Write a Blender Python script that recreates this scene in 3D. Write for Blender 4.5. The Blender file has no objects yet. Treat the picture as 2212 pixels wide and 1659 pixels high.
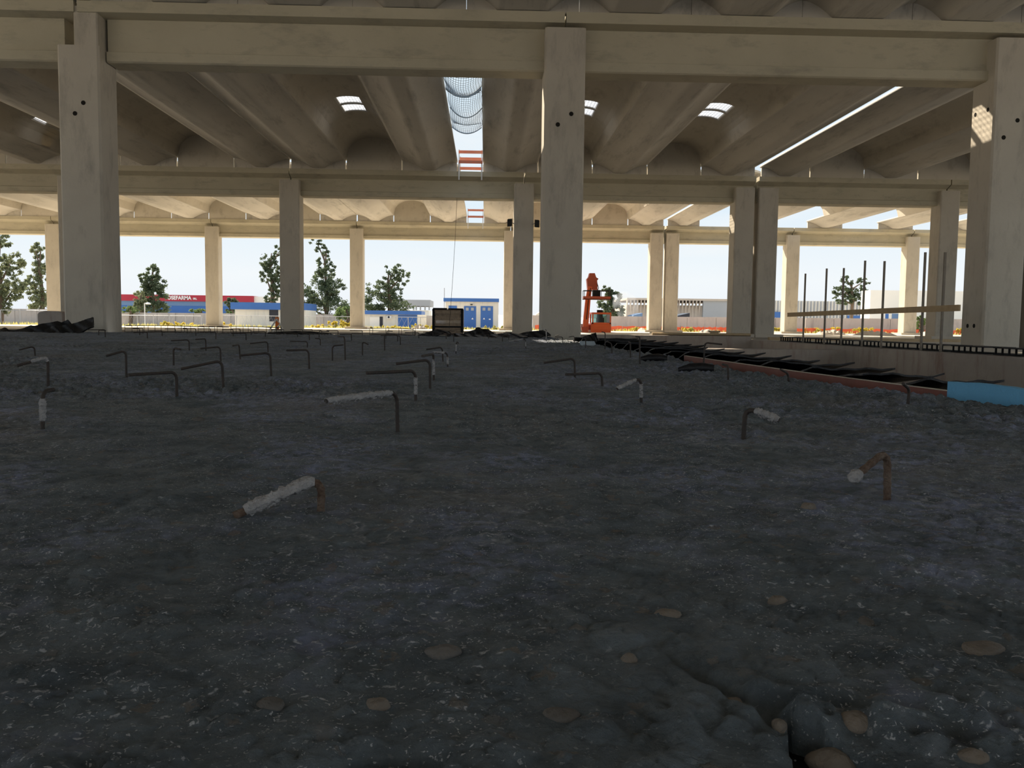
import bpy, math, random
import numpy as np
from mathutils import Vector, Matrix

# ------------------------------------------------------------------ camera
PXW, PXH, FPX = 2212.0, 1659.0, 1815.4
PITCH, YAW, ROLL = math.radians(4.184), math.radians(1.872), math.radians(.653)
CF = Vector((math.sin(YAW)*math.cos(PITCH), math.cos(YAW)*math.cos(PITCH), -math.sin(PITCH)))
_R = Vector((math.cos(YAW), -math.sin(YAW), 0)); _U = _R.cross(CF)
CR = _R*math.cos(ROLL)+_U*math.sin(ROLL)
CU = -_R*math.sin(ROLL)+_U*math.cos(ROLL)
cam_data = bpy.data.cameras.new('camera'); cam = bpy.data.objects.new('camera', cam_data)
bpy.context.scene.collection.objects.link(cam)
cam_data.sensor_width = 36.0; cam_data.lens = 36.0*FPX/PXW
cam_data.clip_start = .02; cam_data.clip_end = 4000
cam.matrix_world = Matrix(((CR.x, CU.x, -CF.x, 0), (CR.y, CU.y, -CF.y, 0), (CR.z, CU.z, -CF.z, 0), (0, 0, 0, 1)))
S = bpy.context.scene; S.camera = cam

# ------------------------------------------------------------------ sky, sun, exposure
world = bpy.data.worlds.new('sky'); S.world = world; world.use_nodes = True
_n = world.node_tree; _n.nodes.clear()
SKY_STRENGTH = 1.0; SUN_STRENGTH = 10.5; EXPOSURE = 0.0
def _wn(t, **k):
    n = _n.nodes.new(t)
    for a, b in k.items(): setattr(n, a, b)
    return n
_out = _wn('ShaderNodeOutputWorld'); _bg = _wn('ShaderNodeBackground'); _tc = _wn('ShaderNodeTexCoord')
_sep = _wn('ShaderNodeSeparateXYZ'); _ramp = _wn('ShaderNodeValToRGB')
_n.links.new(_tc.outputs['Generated'], _sep.inputs[0]); _n.links.new(_sep.outputs['Z'], _ramp.inputs[0])
_e = _ramp.color_ramp.elements
_e[0].position = 0.0; _e[0].color = (.86, .90, .95, 1)
_e[1].position = 1.0; _e[1].color = (.52, .64, .84, 1)
for _p, _c in ((.05, (.90, .95, .98, 1)), (.13, (.76, .88, .97, 1)), (.30, (.72, .86, .96, 1)), (.5, (.62, .76, .92, 1))):
    _q = _e.new(_p); _q.color = _c
_map = _wn('ShaderNodeMapping'); _map.inputs['Scale'].default_value = (3, 3, 14)
_noi = _wn('ShaderNodeTexNoise'); _noi.inputs['Scale'].default_value = 1.6; _noi.inputs['Detail'].default_value = 6
_cr = _wn('ShaderNodeValToRGB'); _cr.color_ramp.elements[0].position = .52; _cr.color_ramp.elements[1].position = .72
_cr.color_ramp.elements[1].color = (.55, .55, .55, 1)
_mix = _wn('ShaderNodeMixRGB'); _mix.inputs[2].default_value = (.95, .96, .96, 1)
_n.links.new(_tc.outputs['Generated'], _map.inputs[0]); _n.links.new(_map.outputs[0], _noi.inputs['Vector'])
_n.links.new(_noi.outputs['Fac'], _cr.inputs[0]); _n.links.new(_cr.outputs[0], _mix.inputs[0])
_n.links.new(_ramp.outputs[0], _mix.inputs[1]); _n.links.new(_mix.outputs[0], _bg.inputs['Color'])
_bg.inputs['Strength'].default_value = SKY_STRENGTH
_n.links.new(_bg.outputs[0], _out.inputs[0])

sun_data = bpy.data.lights.new('sun', 'SUN'); sun = bpy.data.objects.new('sun', sun_data)
S.collection.objects.link(sun)
SUNDIR = Vector((.76, -1.08, -1.0)).normalized()
sun.rotation_euler = SUNDIR.to_track_quat('-Z', 'Y').to_euler()
sun_data.energy = SUN_STRENGTH; sun_data.color = (1.0, .86, .67); sun_data.angle = math.radians(.55)
S.view_settings.view_transform = 'Standard'
try: S.view_settings.look = 'None'
except Exception: pass
S.view_settings.exposure = EXPOSURE; S.view_settings.gamma = 1.0; S.view_settings.use_curve_mapping = False

# ------------------------------------------------------------------ helpers
def ray(x, y): return CF+CR*((x-PXW/2)/FPX)-CU*((y-PXH/2)/FPX)
def aty(x, y, Y): d = ray(x, y); return d*(Y/d.y)
def atz(x, y, Z): d = ray(x, y); return d*(Z/d.z)
def atx(x, y, X): d = ray(x, y); return d*(X/d.x)

def tag(o, label=None, cat=None, group=None, kind=None):
    if label: o['label'] = label
    if cat: o['category'] = cat
    if group: o['group'] = group
    if kind: o['kind'] = kind
    return o
def empty(name, loc, label=None, cat=None, group=None, rz=0):
    o = bpy.data.objects.new(name, None); S.collection.objects.link(o)
    o.location = loc; o.rotation_euler = (0, 0, rz); o.empty_display_size = .2
    return tag(o, label, cat, group)

class MB:
    """collects shapes; build() links them as one mesh object (world coordinates minus parent location)"""
    def __init__(s): s.v = []; s.f = []; s.sm = []
    def add(s, vs, fs, smooth=False):
        b = len(s.v); s.v += [tuple(v) for v in vs]; s.f += [tuple(i+b for i in f) for f in fs]; s.sm += [smooth]*len(fs); return s
    def box(s, x0, x1, y0, y1, z0, z1, bv=0):
        if bv <= 0:
            vs = [(x, y, z) for z in (z0, z1) for y in (y0, y1) for x in (x0, x1)]
            return s.add(vs, [(0, 2, 3, 1), (4, 5, 7, 6), (0, 1, 5, 4), (2, 6, 7, 3), (0, 4, 6, 2), (1, 3, 7, 5)])
        # chamfered vertical edges
        c = bv
        pts = [(x0+c, y0), (x1-c, y0), (x1, y0+c), (x1, y1-c), (x1-c, y1), (x0+c, y1), (x0, y1-c), (x0, y0+c)]
        return s.prism(pts, z0, z1)
    def obox(s, c, ax, ay, az):
        c = Vector(c); ax = Vector(ax); ay = Vector(ay); az = Vector(az)
        vs = [c+ax*i+ay*j+az*k for k in (-1, 1) for j in (-1, 1) for i in (-1, 1)]
        return s.add(vs, [(0, 2, 3, 1), (4, 5, 7, 6), (0, 1, 5, 4), (2, 6, 7, 3), (0, 4, 6, 2), (1, 3, 7, 5)])
    def prism(s, pts, z0, z1):
        n = len(pts)
        vs = [(x, y, z0) for x, y in pts]+[(x, y, z1) for x, y in pts]
        fs = [tuple(range(n))[::-1], tuple(range(n, 2*n))]+[(i, (i+1) % n, n+(i+1) % n, n+i) for i in range(n)]
        return s.add(vs, fs)
    def extr_x(s, prof, x0, x1):      # closed profile of (y, z)
        n = len(prof)
        vs = [(x0, y, z) for y, z in prof]+[(x1, y, z) for y, z in prof]
        fs = [tuple(range(n)), tuple(range(n, 2*n))[::-1]]+[(i, n+i, n+(i+1) % n, (i+1) % n) for i in range(n)]
        return s.add(vs, fs)
    def extr_y(s, prof, y0, y1, smooth=False):      # closed profile of (x, z)
        n = len(prof)
        vs = [(x, y0, z) for x, z in prof]+[(x, y1, z) for x, z in prof]
        fs = [tuple(range(n))[::-1], tuple(range(n, 2*n))]
        s.add(vs, fs)
        return s.add(vs, [(i, (i+1) % n, n+(i+1) % n, n+i) for i in range(n)], smooth)
    def tube(s, pts, r, n=8, jitter=0, rnd=None):
        pts = [Vector(p) for p in pts]; rings = []; up = None
        for i, p in enumerate(pts):
            d = (pts[min(i+1, len(pts)-1)]-pts[max(i-1, 0)]).normalized()
            if up is None:
                up = Vector((0, 0, 1)) if abs(d.z) < .9 else Vector((1, 0, 0))
            a = d.cross(up).normalized(); up = a.cross(d).normalized()
            rr = r[i] if isinstance(r, (list, tuple)) else r
            ring = []
            for k in range(n):
                t = 2*math.pi*k/n
                q = rr*(1+(rnd.uniform(-jitter, jitter) if rnd else 0))
                ring.append(p+a*math.cos(t)*q+up*math.sin(t)*q)
            rings.append(ring)
        vs = [v for g in rings for v in g]; fs = []
        for i in range(len(pts)-1):
            for k in range(n):
                fs.append((i*n+k, i*n+(k+1) % n, (i+1)*n+(k+1) % n, (i+1)*n+k))
        s.add(vs, fs, True)
        b = len(vs)
        s.add([v for v in rings[0]]+[v for v in rings[-1]], [tuple(range(n))[::-1], tuple(range(n, 2*n))])
        return s
    def lathe(s, c, prof, n=24, axis='z'):
        vs = []; m = len(prof)
        for r, h in prof:
            for k in range(n):
                t = 2*math.pi*k/n; a, b = r*math.cos(t), r*math.sin(t)
                vs.append({'z': (c[0]+a, c[1]+b, c[2]+h), 'y': (c[0]+a, c[1]+h, c[2]+b), 'x': (c[0]+h, c[1]+a, c[2]+b)}[axis])
        fs = [(i*n+k, i*n+(k+1) % n, (i+1)*n+(k+1) % n, (i+1)*n+k) for i in range(m-1) for k in range(n)]
        fs += [tuple(range(n))[::-1], tuple(range((m-1)*n, m*n))]
        return s.add(vs, fs)
    def grid(s, P, smooth=True):      # P[i][j] points
        r, c = len(P), len(P[0])
        return s.add([p for row in P for p in row], [(i*c+j, i*c+j+1, (i+1)*c+j+1, (i+1)*c+j) for i in range(r-1) for j in range(c-1)], smooth)
    def build(s, name, mat, parent=None, kind=None, label=None, cat=None, group=None):
        me = bpy.data.meshes.new(name)
        off = Vector(parent.matrix_world.translation) if False else (Vector(parent.location) if parent else Vector())
        if parent is not None and parent.parent is not None: off += Vector(parent.parent.location)
        me.from_pydata([tuple(Vector(v)-off) for v in s.v], [], s.f)
        me.polygons.foreach_set('use_smooth', s.sm)
        me.update()
        import bmesh
        bm = bmesh.new(); bm.from_mesh(me); bmesh.ops.recalc_face_normals(bm, faces=bm.faces); bm.to_mesh(me); bm.free()
        o = bpy.data.objects.new(name, me); S.collection.objects.link(o)
        me.materials.append(mat)
        if parent: o.parent = parent
        return tag(o, label, cat, group, kind)

# ------------------------------------------------------------------ materials
def mat(name, base, rough=.85, var=None, vscale=1.5, bump=0, bscale=20, metallic=0, spec=.3, stain=None, sscale=(.6, .6, .25), vfac=.6, alpha=1):
    m = bpy.data.materials.new(name); m.use_nodes = True
    nt = m.node_tree; p = nt.nodes['Principled BSDF']
    p.inputs['Roughness'].default_value = rough; p.inputs['Metallic'].default_value = metallic
    p.inputs['Specular IOR Level'].default_value = spec
    if alpha < 1: p.inputs['Alpha'].default_value = alpha
    tc = nt.nodes.new('ShaderNodeTexCoord'); geo = nt.nodes.new('ShaderNodeNewGeometry')
    base = tuple(base)+(1,)
    if var is None:
        var = tuple(c*.8 for c in base[:3])
    mix = nt.nodes.new('ShaderNodeMixRGB'); mix.inputs[1].default_value = base; mix.inputs[2].default_value = tuple(var)+(1,)
    no = nt.nodes.new('ShaderNodeTexNoise'); no.inputs['Scale'].default_value = vscale; no.inputs['Detail'].default_value = 7
    no.inputs['Roughness'].default_value = .62
    rp = nt.nodes.new('ShaderNodeMapRange'); rp.inputs[1].default_value = .35; rp.inputs[2].default_value = .68
    rp.inputs[4].default_value = vfac
    nt.links.new(geo.outputs['Position'], no.inputs['Vector']); nt.links.new(no.outputs['Fac'], rp.inputs[0])
    nt.links.new(rp.outputs[0], mix.inputs[0])
    last = mix.outputs[0]
    if stain:
        mp = nt.nodes.new('ShaderNodeMapping'); mp.inputs['Scale'].default_value = sscale
        n2 = nt.nodes.new('ShaderNodeTexNoise'); n2.inputs['Scale'].default_value = 2.2; n2.inputs['Detail'].default_value = 8; n2.inputs['Roughness'].default_value = .7
        r2 = nt.nodes.new('ShaderNodeMapRange'); r2.inputs[1].default_value = .52; r2.inputs[2].default_value = .74; r2.inputs[4].default_value = .7
        m2 = nt.nodes.new('ShaderNodeMixRGB'); m2.inputs[2].default_value = tuple(stain)+(1,)
        nt.links.new(geo.outputs['Position'], mp.inputs[0]); nt.links.new(mp.outputs[0], n2.inputs['Vector'])
        nt.links.new(n2.outputs['Fac'], r2.inputs[0]); nt.links.new(r2.outputs[0], m2.inputs[0]); nt.links.new(last, m2.inputs[1])
        last = m2.outputs[0]
    nt.links.new(last, p.inputs['Base Color'])
    if bump:
        nb = nt.nodes.new('ShaderNodeTexNoise'); nb.inputs['Scale'].default_value = bscale; nb.inputs['Detail'].default_value = 6
        bp = nt.nodes.new('ShaderNodeBump'); bp.inputs['Strength'].default_value = bump; bp.inputs['Distance'].default_value = .02
        nt.links.new(geo.outputs['Position'], nb.inputs['Vector']); nt.links.new(nb.outputs['Fac'], bp.inputs['Height'])
        nt.links.new(bp.outputs[0], p.inputs['Normal'])
    return m
M = {}
M['column'] = mat('weathered_column_concrete', (.55, .505, .425), .9, (.45, .41, .345), .8, .25, 14, stain=(.30, .27, .23), sscale=(1.2, 1.2, .35))
M['beam'] = mat('beam_concrete', (.52, .475, .36), .9, (.42, .385, .29), .7, .2, 12, stain=(.30, .27, .22), sscale=(.5, .5, 1.4))
M['tile'] = mat('roof_shell_concrete', (.58, .545, .485), .9, (.48, .45, .40), .35, .2, 9, stain=(.25, .235, .215), sscale=(1.1, .16, .6))
M['vault'] = mat('roof_vault_concrete', (.60, .555, .475), .9, (.50, .46, .39), .5, .15, 9, stain=(.33, .295, .24), sscale=(.8, .3, .6))
M['found'] = mat('foundation_concrete', (.40, .36, .32), .92, (.28, .245, .22), 1.0, .4, 10, stain=(.19, .10, .08), sscale=(1.5, 1.5, .3))
M['plinth'] = mat('plinth_concrete', (.58, .52, .43), .92, (.46, .41, .33), 1.2, .3, 12)
M['dirt'] = mat('dusty_ground', (.66, .59, .48), .95, (.52, .46, .37), .25, .5, 4)
M['bouncefloor'] = mat('high_bounce_far_floor', (.80, .74, .63), .95, (.68, .62, .52), .4, .3, 5)  # floor made pale to throw more sun up at the far roof
M['hallfloor'] = mat('low_bounce_hall_floor', (.25, .225, .19), .9, (.17, .155, .13), .3, .4, 5)  # floor darkened so less light bounces up to the middle bay roof
M['pit'] = mat('pit_soil', (.30, .25, .20), .95, (.20, .17, .14), .8, .5, 6)
M['hole'] = mat('painted_hole_shade', (.02, .018, .015), 1)  # near-black discs stand in for the shade inside the holes
M['rust'] = mat('rusty_steel', (.105, .062, .042), .8, (.25, .20, .16), 55, .7, 160)
M['dsteel'] = mat('dark_steel', (.040, .034, .031), .65, (.08, .058, .046), 25, .3, 90)
M['crust'] = mat('cement_crust', (.44, .43, .43), .9, (.27, .265, .27), 30, .8, 110)
M['black'] = mat('black_membrane', (.009, .009, .010), .65, (.015, .015, .015), 3, .25, 12, spec=.18)
M['gloss'] = mat('wet_black_plastic', (.010, .010, .012), .42, (.018, .018, .020), 4, .6, 14, spec=.28)
M['orange_board'] = mat('orange_formwork_board', (.20, .062, .042), .5, (.14, .045, .033), 5, .1, 20, spec=.5)
M['foam'] = mat('blue_foam', (.16, .43, .68), .8, (.13, .37, .60), 6, .3, 50)
M['palefoam'] = mat('pale_blue_foam', (.50, .60, .70), .8, (.42, .52, .62), 6)
M['plankwood'] = mat('stacked_plank_wood', (.40, .31, .22), .85, (.16, .12, .09), 7, .4, 30)
M['wood'] = mat('raw_wood', (.50, .38, .23), .8, (.36, .26, .15), 6, .2, 30)
M['oldwood'] = mat('old_grey_wood', (.25, .19, .14), .85, (.12, .09, .07), 5, .4, 30)
M['oldwood2'] = mat('dusty_steel', (.27, .235, .19), .8, (.18, .155, .13), 8)
M['wire'] = mat('net_wire', (.42, .50, .58), .7)
M['white'] = mat('white_steel', (.75, .75, .75), .5)
M['redboard'] = mat('red_toe_board', (.60, .16, .09), .7, (.5, .25, .15), 4)
M['galv'] = mat('galvanised_steel', (.45, .46, .48), .45, metallic=.6)
M['mach'] = mat('machine_orange', (.92, .17, .045), .4, (.84, .14, .035), 2, spec=.5)
M['machred'] = mat('machine_red_brown', (.55, .12, .06), .5, (.46, .09, .045), 2)
M['seat'] = mat('black_seat', (.02, .02, .02), .7)
M['rubber'] = mat('tyre_rubber', (.03, .03, .03), .9)
M['wallp'] = mat('perimeter_wall', (.50, .46, .43), .95, (.38, .35, .33), .5, .2, 6, stain=(.25, .23, .22), sscale=(.8, .8, .15))
M['cream'] = mat('cream_render', (.80, .76, .66), .9, (.68, .65, .58), .6, stain=(.5, .5, .5), sscale=(.9, .9, .1))
M['blue'] = mat('blue_metal', (.055, .16, .45), .5, (.045, .13, .38), .5)
M['bluegrey'] = mat('blue_grey_cladding', (.15, .25, .42), .6, (.13, .22, .38), .3)
M['redfascia'] = mat('red_fascia', (.42, .035, .06), .6, (.38, .03, .05), .3)
M['letter'] = mat('white_letters', (.9, .9, .9), .5)
M['whitewall'] = mat('white_cladding', (.88, .85, .78), .8, (.82, .80, .74), .2)
M['grey'] = mat('grey_panel', (.38, .40, .43), .8, (.32, .34, .37), .2)
M['precast'] = mat('ribbed_precast', (.52, .46, .40), .9, (.40, .36, .33), .5)
M['dark'] = mat('dark_opening', (.03, .035, .05), .3)
M['net'] = mat('orange_barrier_net', (.85, .16, .08), .8, (.75, .13, .06), 2)
M['bark'] = mat('bark', (.16, .12, .09), .95, (.10, .08, .06), 3)
def leaf_mat(name, c1, c2, sc=.6, tr=.5):
    m = bpy.data.materials.new(name); m.use_nodes = True; nt = m.node_tree; nt.nodes.clear(); N = nt.nodes.new; L = nt.links.new
    o = N('ShaderNodeOutputMaterial'); g = N('ShaderNodeNewGeometry'); n = N('ShaderNodeTexNoise'); n.inputs['Scale'].default_value = sc; n.inputs['Detail'].default_value = 6
    r = N('ShaderNodeMapRange'); r.inputs[1].default_value = .35; r.inputs[2].default_value = .65; x = N('ShaderNodeMixRGB'); x.inputs[1].default_value = c1+(1,); x.inputs[2].default_value = c2+(1,)
    L(g.outputs['Position'], n.inputs['Vector']); L(n.outputs['Fac'], r.inputs[0]); L(r.outputs[0], x.inputs[0])
    d = N('ShaderNodeBsdfDiffuse'); t = N('ShaderNodeBsdfTranslucent'); s_ = N('ShaderNodeMixShader'); s_.inputs[0].default_value = tr
    L(x.outputs[0], d.inputs[0]); L(x.outputs[0], t.inputs[0]); L(d.outputs[0], s_.inputs[1]); L(t.outputs[0], s_.inputs[2]); L(s_.outputs[0], o.inputs[0]); return m
M['leaf'] = leaf_mat('olive_leaves', (0.161, 0.203, 0.119), (0.091, 0.119, 0.077), .5, .42)
M['leafp'] = leaf_mat('pale_leaves', (0.266, 0.294, 0.168), (0.154, 0.182, 0.112), .5, .45)
M['leafg'] = leaf_mat('bright_green_leaves', (.26, .34, .15), (.14, .20, .08), .6, .45)
M['broom'] = leaf_mat('yellow_broom', (.72, .56, .10), (.42, .40, .10), 1.2, .5)
M['dry'] = leaf_mat('dry_grass', (.52, .46, .18), (.36, .36, .12), 1.2, .5)
M['rubble'] = mat('pale_rubble', (.55, .50, .44), .95, (.38, .35, .31), 1.5, .4, 8)
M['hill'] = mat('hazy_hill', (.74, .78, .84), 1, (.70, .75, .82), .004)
M['stone'] = mat('river_pebble', (.19, .16, .13), .8, (.115, .105, .095), 22, .5, 60)
M['stoneg'] = mat('grey_pebble', (.145, .135, .125), .85, (.10, .098, .095), 22, .5, 60)
M['orangep'] = mat('orange_panel', (.90, .24, .05), .6)

def glass_mat():
    m = bpy.data.materials.new('tinted_cab_glass'); m.use_nodes = True; nt = m.node_tree; nt.nodes.clear()
    o = nt.nodes.new('ShaderNodeOutputMaterial'); t = nt.nodes.new('ShaderNodeBsdfTransparent'); t.inputs[0].default_value = (.62, .74, .70, 1)
    g = nt.nodes.new('ShaderNodeBsdfGlossy'); g.inputs['Roughness'].default_value = .05; x = nt.nodes.new('ShaderNodeMixShader'); x.inputs[0].default_value = .10
    nt.links.new(t.outputs[0], x.inputs[1]); nt.links.new(g.outputs[0], x.inputs[2]); nt.links.new(x.outputs[0], o.inputs[0]); return m
M['glass'] = glass_mat()
def glazing_mat():
    m = bpy.data.materials.new('sun_diffusing_glazing'); m.use_nodes = True; nt = m.node_tree; nt.nodes.clear()
    o = nt.nodes.new('ShaderNodeOutputMaterial'); a = nt.nodes.new('ShaderNodeBsdfTranslucent'); a.inputs[0].default_value = (.85, .88, .95, 1)
    b = nt.nodes.new('ShaderNodeBsdfDiffuse'); b.inputs[0].default_value = (.8, .82, .85, 1); x = nt.nodes.new('ShaderNodeMixShader'); x.inputs[0].default_value = .25
    nt.links.new(a.outputs[0], x.inputs[1]); nt.links.new(b.outputs[0], x.inputs[2]); nt.links.new(x.outputs[0], o.inputs[0]); return m
M['milky'] = glazing_mat()

def slab_mat():
    m = bpy.data.materials.new('rough_wet_slab_concrete'); m.use_nodes = True; nt = m.node_tree; p = nt.nodes['Principled BSDF']
    N = nt.nodes.new; L = nt.links.new
    geo = N('ShaderNodeNewGeometry'); pos = geo.outputs['Position']
    def noise(sc, det=6, rough=.6, vec=pos):
        n = N('ShaderNodeTexNoise'); n.inputs['Scale'].default_value = sc; n.inputs['Detail'].default_value = det; n.inputs['Roughness'].default_value = rough
        L(vec, n.inputs['Vector']); return n.outputs['Fac']
    def rng(v, a, b, c=0., d=1.):
        r = N('ShaderNodeMapRange'); r.inputs[1].default_value = a; r.inputs[2].default_value = b; r.inputs[3].default_value = c; r.inputs[4].default_value = d
        L(v, r.inputs[0]); return r.outputs[0]
    def mix(f, c1, c2):
        x = N('ShaderNodeMixRGB')
        L(f, x.inputs[0])
        for i, c in ((1, c1), (2, c2)):
            if isinstance(c, tuple): x.inputs[i].default_value = c+(1,)
            else: L(c, x.inputs[i])
        return x.outputs[0]
    def mul(a, b):
        x = N('ShaderNodeMath'); x.operation = 'MULTIPLY'; L(a, x.inputs[0])
        if isinstance(b, float): x.inputs[1].default_value = b
        else: L(b, x.inputs[1])
        return x.outputs[0]
    base = mix(rng(noise(9, 8, .7), .38, .60), (.120, .150, .172), (.225, .268, .300))
    base = mix(rng(noise(1.1, 5), .52, .74, 0, .5), base, (.27, .235, .21))          # earthy patches
    lil = rng(noise(1.7, 6, .65), .47, .60, 0, 1)
    lil2 = mul(lil, rng(noise(26, 4), .42, .62))
    base = mix(mul(lil2, .75), base, (.38, .43, .66))                                  # bluish patches
    # glistening specks painted in as pale colour
    ns = N('ShaderNodeTexVoronoi'); ns.feature = 'F1'; ns.inputs['Scale'].default_value = 80; ns.inputs['Randomness'].default_value = 1
    mp = N('ShaderNodeMapping'); mp.inputs['Scale'].default_value = (.7, 1, 1)
    wn = N('ShaderNodeTexNoise'); wn.inputs['Scale'].default_value = 70; wn.inputs['Detail'].default_value = 4; L(pos, wn.inputs['Vector'])
    wa = N('ShaderNodeVectorMath'); wa.operation = 'SUBTRACT'; wa.inputs[1].default_value = (.5, .5, .5); L(wn.outputs['Color'], wa.inputs[0])
    wb = N('ShaderNodeVectorMath'); wb.operation = 'SCALE'; wb.inputs['Scale'].default_value = .035; L(wa.outputs[0], wb.inputs[0])
    wc = N('ShaderNodeVectorMath'); wc.operation = 'ADD'; L(pos, wc.inputs[0]); L(wb.outputs[0], wc.inputs[1])
    L(wc.outputs[0], mp.inputs[0]); L(mp.outputs[0], ns.inputs['Vector'])
    fl = rng(ns.outputs['Distance'], .30, .14)
    sep = N('ShaderNodeSeparateColor'); L(ns.outputs['Color'], sep.inputs[0])
    fl = mul(fl, rng(sep.outputs[0], .58, .64)); fl = mul(fl, rng(noise(2.3, 5), .42, .52))
    base = mix(mul(fl, .8), base, (.85, .88, .95))
    ns2 = N('ShaderNodeTexVoronoi'); ns2.inputs['Scale'].default_value = 190; L(wc.outputs[0], ns2.inputs['Vector'])
    sep2 = N('ShaderNodeSeparateColor'); L(ns2.outputs['Color'], sep2.inputs[0])
    f2 = mul(rng(ns2.outputs['Distance'], .35, .2), rng(sep2.outputs[0], .64, .70)); f2 = mul(f2, rng(noise(3.4, 4), .38, .52))
    base = mix(mul(f2, .9), base, (.85, .87, .92))
    # broken white lime veins
    wv = N('ShaderNodeTexNoise'); wv.inputs['Scale'].default_value = 3.0; wv.inputs['Detail'].default_value = 7; wv.inputs['Distortion'].default_value = .6; L(pos, wv.inputs['Vector'])
    a = N('ShaderNodeMath'); a.operation = 'SUBTRACT'; a.inputs[1].default_value = .5; L(wv.outputs['Fac'], a.inputs[0])
    b = N('ShaderNodeMath'); b.operation = 'ABSOLUTE'; L(a.outputs[0], b.inputs[0])
    vein = mul(rng(b.outputs[0], .013, .0), rng(noise(1.3, 4), .50, .60)); vein = mul(vein, rng(noise(40, 3), .4, .6))
    base = mix(mul(vein, .8), base, (.60, .61, .66))
    smp = N('ShaderNodeMapping'); smp.inputs['Scale'].default_value = (7, 30, 7); smp.inputs['Rotation'].default_value = (0, 0, .25); L(wc.outputs[0], smp.inputs[0])
    sn = noise(1.0, 6, .7, smp.outputs[0]); film = mul(rng(sn, .56, .66), rng(noise(1.5, 5), .46, .58))
    base = mix(mul(film, .6), base, (.36, .39, .47))
    lg = N('ShaderNodeTexVoronoi'); lg.inputs['Scale'].default_value = 21; L(wc.outputs[0], lg.inputs['Vector'])
    sl = N('ShaderNodeSeparateColor'); L(lg.outputs['Color'], sl.inputs[0])
    fl2 = mul(rng(lg.outputs['Distance'], .46, .26), rng(sl.outputs[0], .70, .76)); fl2 = mul(fl2, rng(noise(1.2, 4), .44, .56))
    base = mix(mul(fl2, .5), base, (.38, .39, .40))
    # exposed aggregate
    ag = N('ShaderNodeTexVoronoi'); ag.inputs['Scale'].default_value = 34; L(wc.outputs[0], ag.inputs['Vector'])
    sa = N('ShaderNodeSeparateColor'); L(ag.outputs['Color'], sa.inputs[0])
    fa = mul(rng(ag.outputs['Distance'], .42, .30), rng(sa.outputs[1], .78, .82))
    base = mix(mul(fa, .5), base, mix(sa.outputs[2], (.30, .24, .18), (.28, .28, .28)))
    L(base, p.inputs['Base Color'])
    L(rng(noise(3, 4), .4, .6, .62, .9), p.inputs['Roughness']); p.inputs['Specular IOR Level'].default_value = .35
    bp = N('ShaderNodeBump'); bp.inputs['Strength'].default_value = 1.0; bp.inputs['Distance'].default_value = .016
    cg = N('ShaderNodeTexVoronoi'); cg.feature = 'SMOOTH_F1'; cg.inputs['Scale'].default_value = 42; L(wc.outputs[0], cg.inputs['Vector'])
    hs = N('ShaderNodeMath'); hs.operation = 'SUBTRACT'; L(noise(95, 8, .7), hs.inputs[0]); L(mul(cg.outputs['Distance'], .9), hs.inputs[1]); L(hs.outputs[0], bp.inputs['Height'])
    bp2 = N('ShaderNodeBump'); bp2.inputs['Strength'].default_value = .5; bp2.inputs['Distance'].default_value = .006
    ad = N('ShaderNodeMath'); ad.operation = 'ADD'; L(fl, ad.inputs[0]); L(fa, ad.inputs[1]); L(ad.outputs[0], bp2.inputs['Height']); L(bp.outputs[0], bp2.inputs['Normal'])
    L(bp2.outputs[0], p.inputs['Normal'])
    return m
M['slab'] = slab_mat()

# ------------------------------------------------------------------ ground and setting
ROW = {1: 21.1, 2: 43.0, 3: 65.0}
CX = {'Y': -32.7, 'Z': -20.8, 'A': -9.87, 'B': 1.91, 'C': 13.19, 'D': 14.42, 'E': 23.84, 'F': 33.3}
XS = CX
GZ = -.62
m = MB()
# outer ground: sheets around the trench, gently falling away beyond the building
def gz(x, y):
    if y > 70: return GZ-(y-70)*.009
    return GZ
xs = [-260, -120, -60, -30, 2.3]; ys = [29.2, 50, 70, 90, 110, 150, 220, 420]
ys2 = [46, 50, 70, 90, 110, 150, 220, 420]
m.grid([[(x, y, gz(x, y)) for x in [-260, -120, -60, -36]] for y in ys], False)
m.grid([[(x, y, gz(x, y)) for x in [-36, -20, 2.3, 9.0, 16, 30, 42]] for y in [68, 70, 90, 110, 150, 220, 420]], False)
m.grid([[(x, y, gz(x, y)) for x in [42, 80, 160, 260]] for y in ys], False)
m.grid([[(x, y, GZ) for x in [-260, -60, -30]] for y in [-120, -60, -6, 29.2]], False)
m.grid([[(x, y, GZ) for x in [42, 60, 260]] for y in [-120, -60, -6, 29.2]], False)
m.grid([[(x, y, GZ) for x in [-30, 9.4]] for y in [-120, -60, -6]], False)
m.grid([[(x, y, GZ) for x in [-30, 1.4]] for y in [-6, -.6]], False)
m.build('ground', M['dirt'], kind='structure')
m = MB(); m.grid([[(x, y, GZ) for x in [-36, -20, 2.3, 9.0, 16, 30, 42]] for y in [45, 52, 60, 68]], False)
m.build('far_bay_floor', M['bouncefloor'], kind='structure')
m = MB(); m.grid([[(x, y, GZ) for x in [-36, -20, 2.3, 9.0, 16, 30, 42]] for y in [29.2, 37, 45]], False)
m.grid([[(x, y, GZ) for x in [-30, 2.6]] for y in [21.6, 29.2]], False); m.grid([[(x, y, GZ) for x in [9.4, 25, 42]] for y in [-6, 10, 29.2]], False)
m.build('hall_floor', M['hallfloor'], kind='structure')
m = MB(); m.add([(1.2, -6, -1.5), (9.5, -6, -1.5), (9.5, 29.2, -1.5), (1.2, 29.2, -1.5)], [(0, 1, 2, 3)])
m.add([(1.4, -6, -1.5), (9.4, -6, -1.5), (9.4, -6, GZ), (1.4, -6, GZ)], [(0, 1, 2, 3)])
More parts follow.
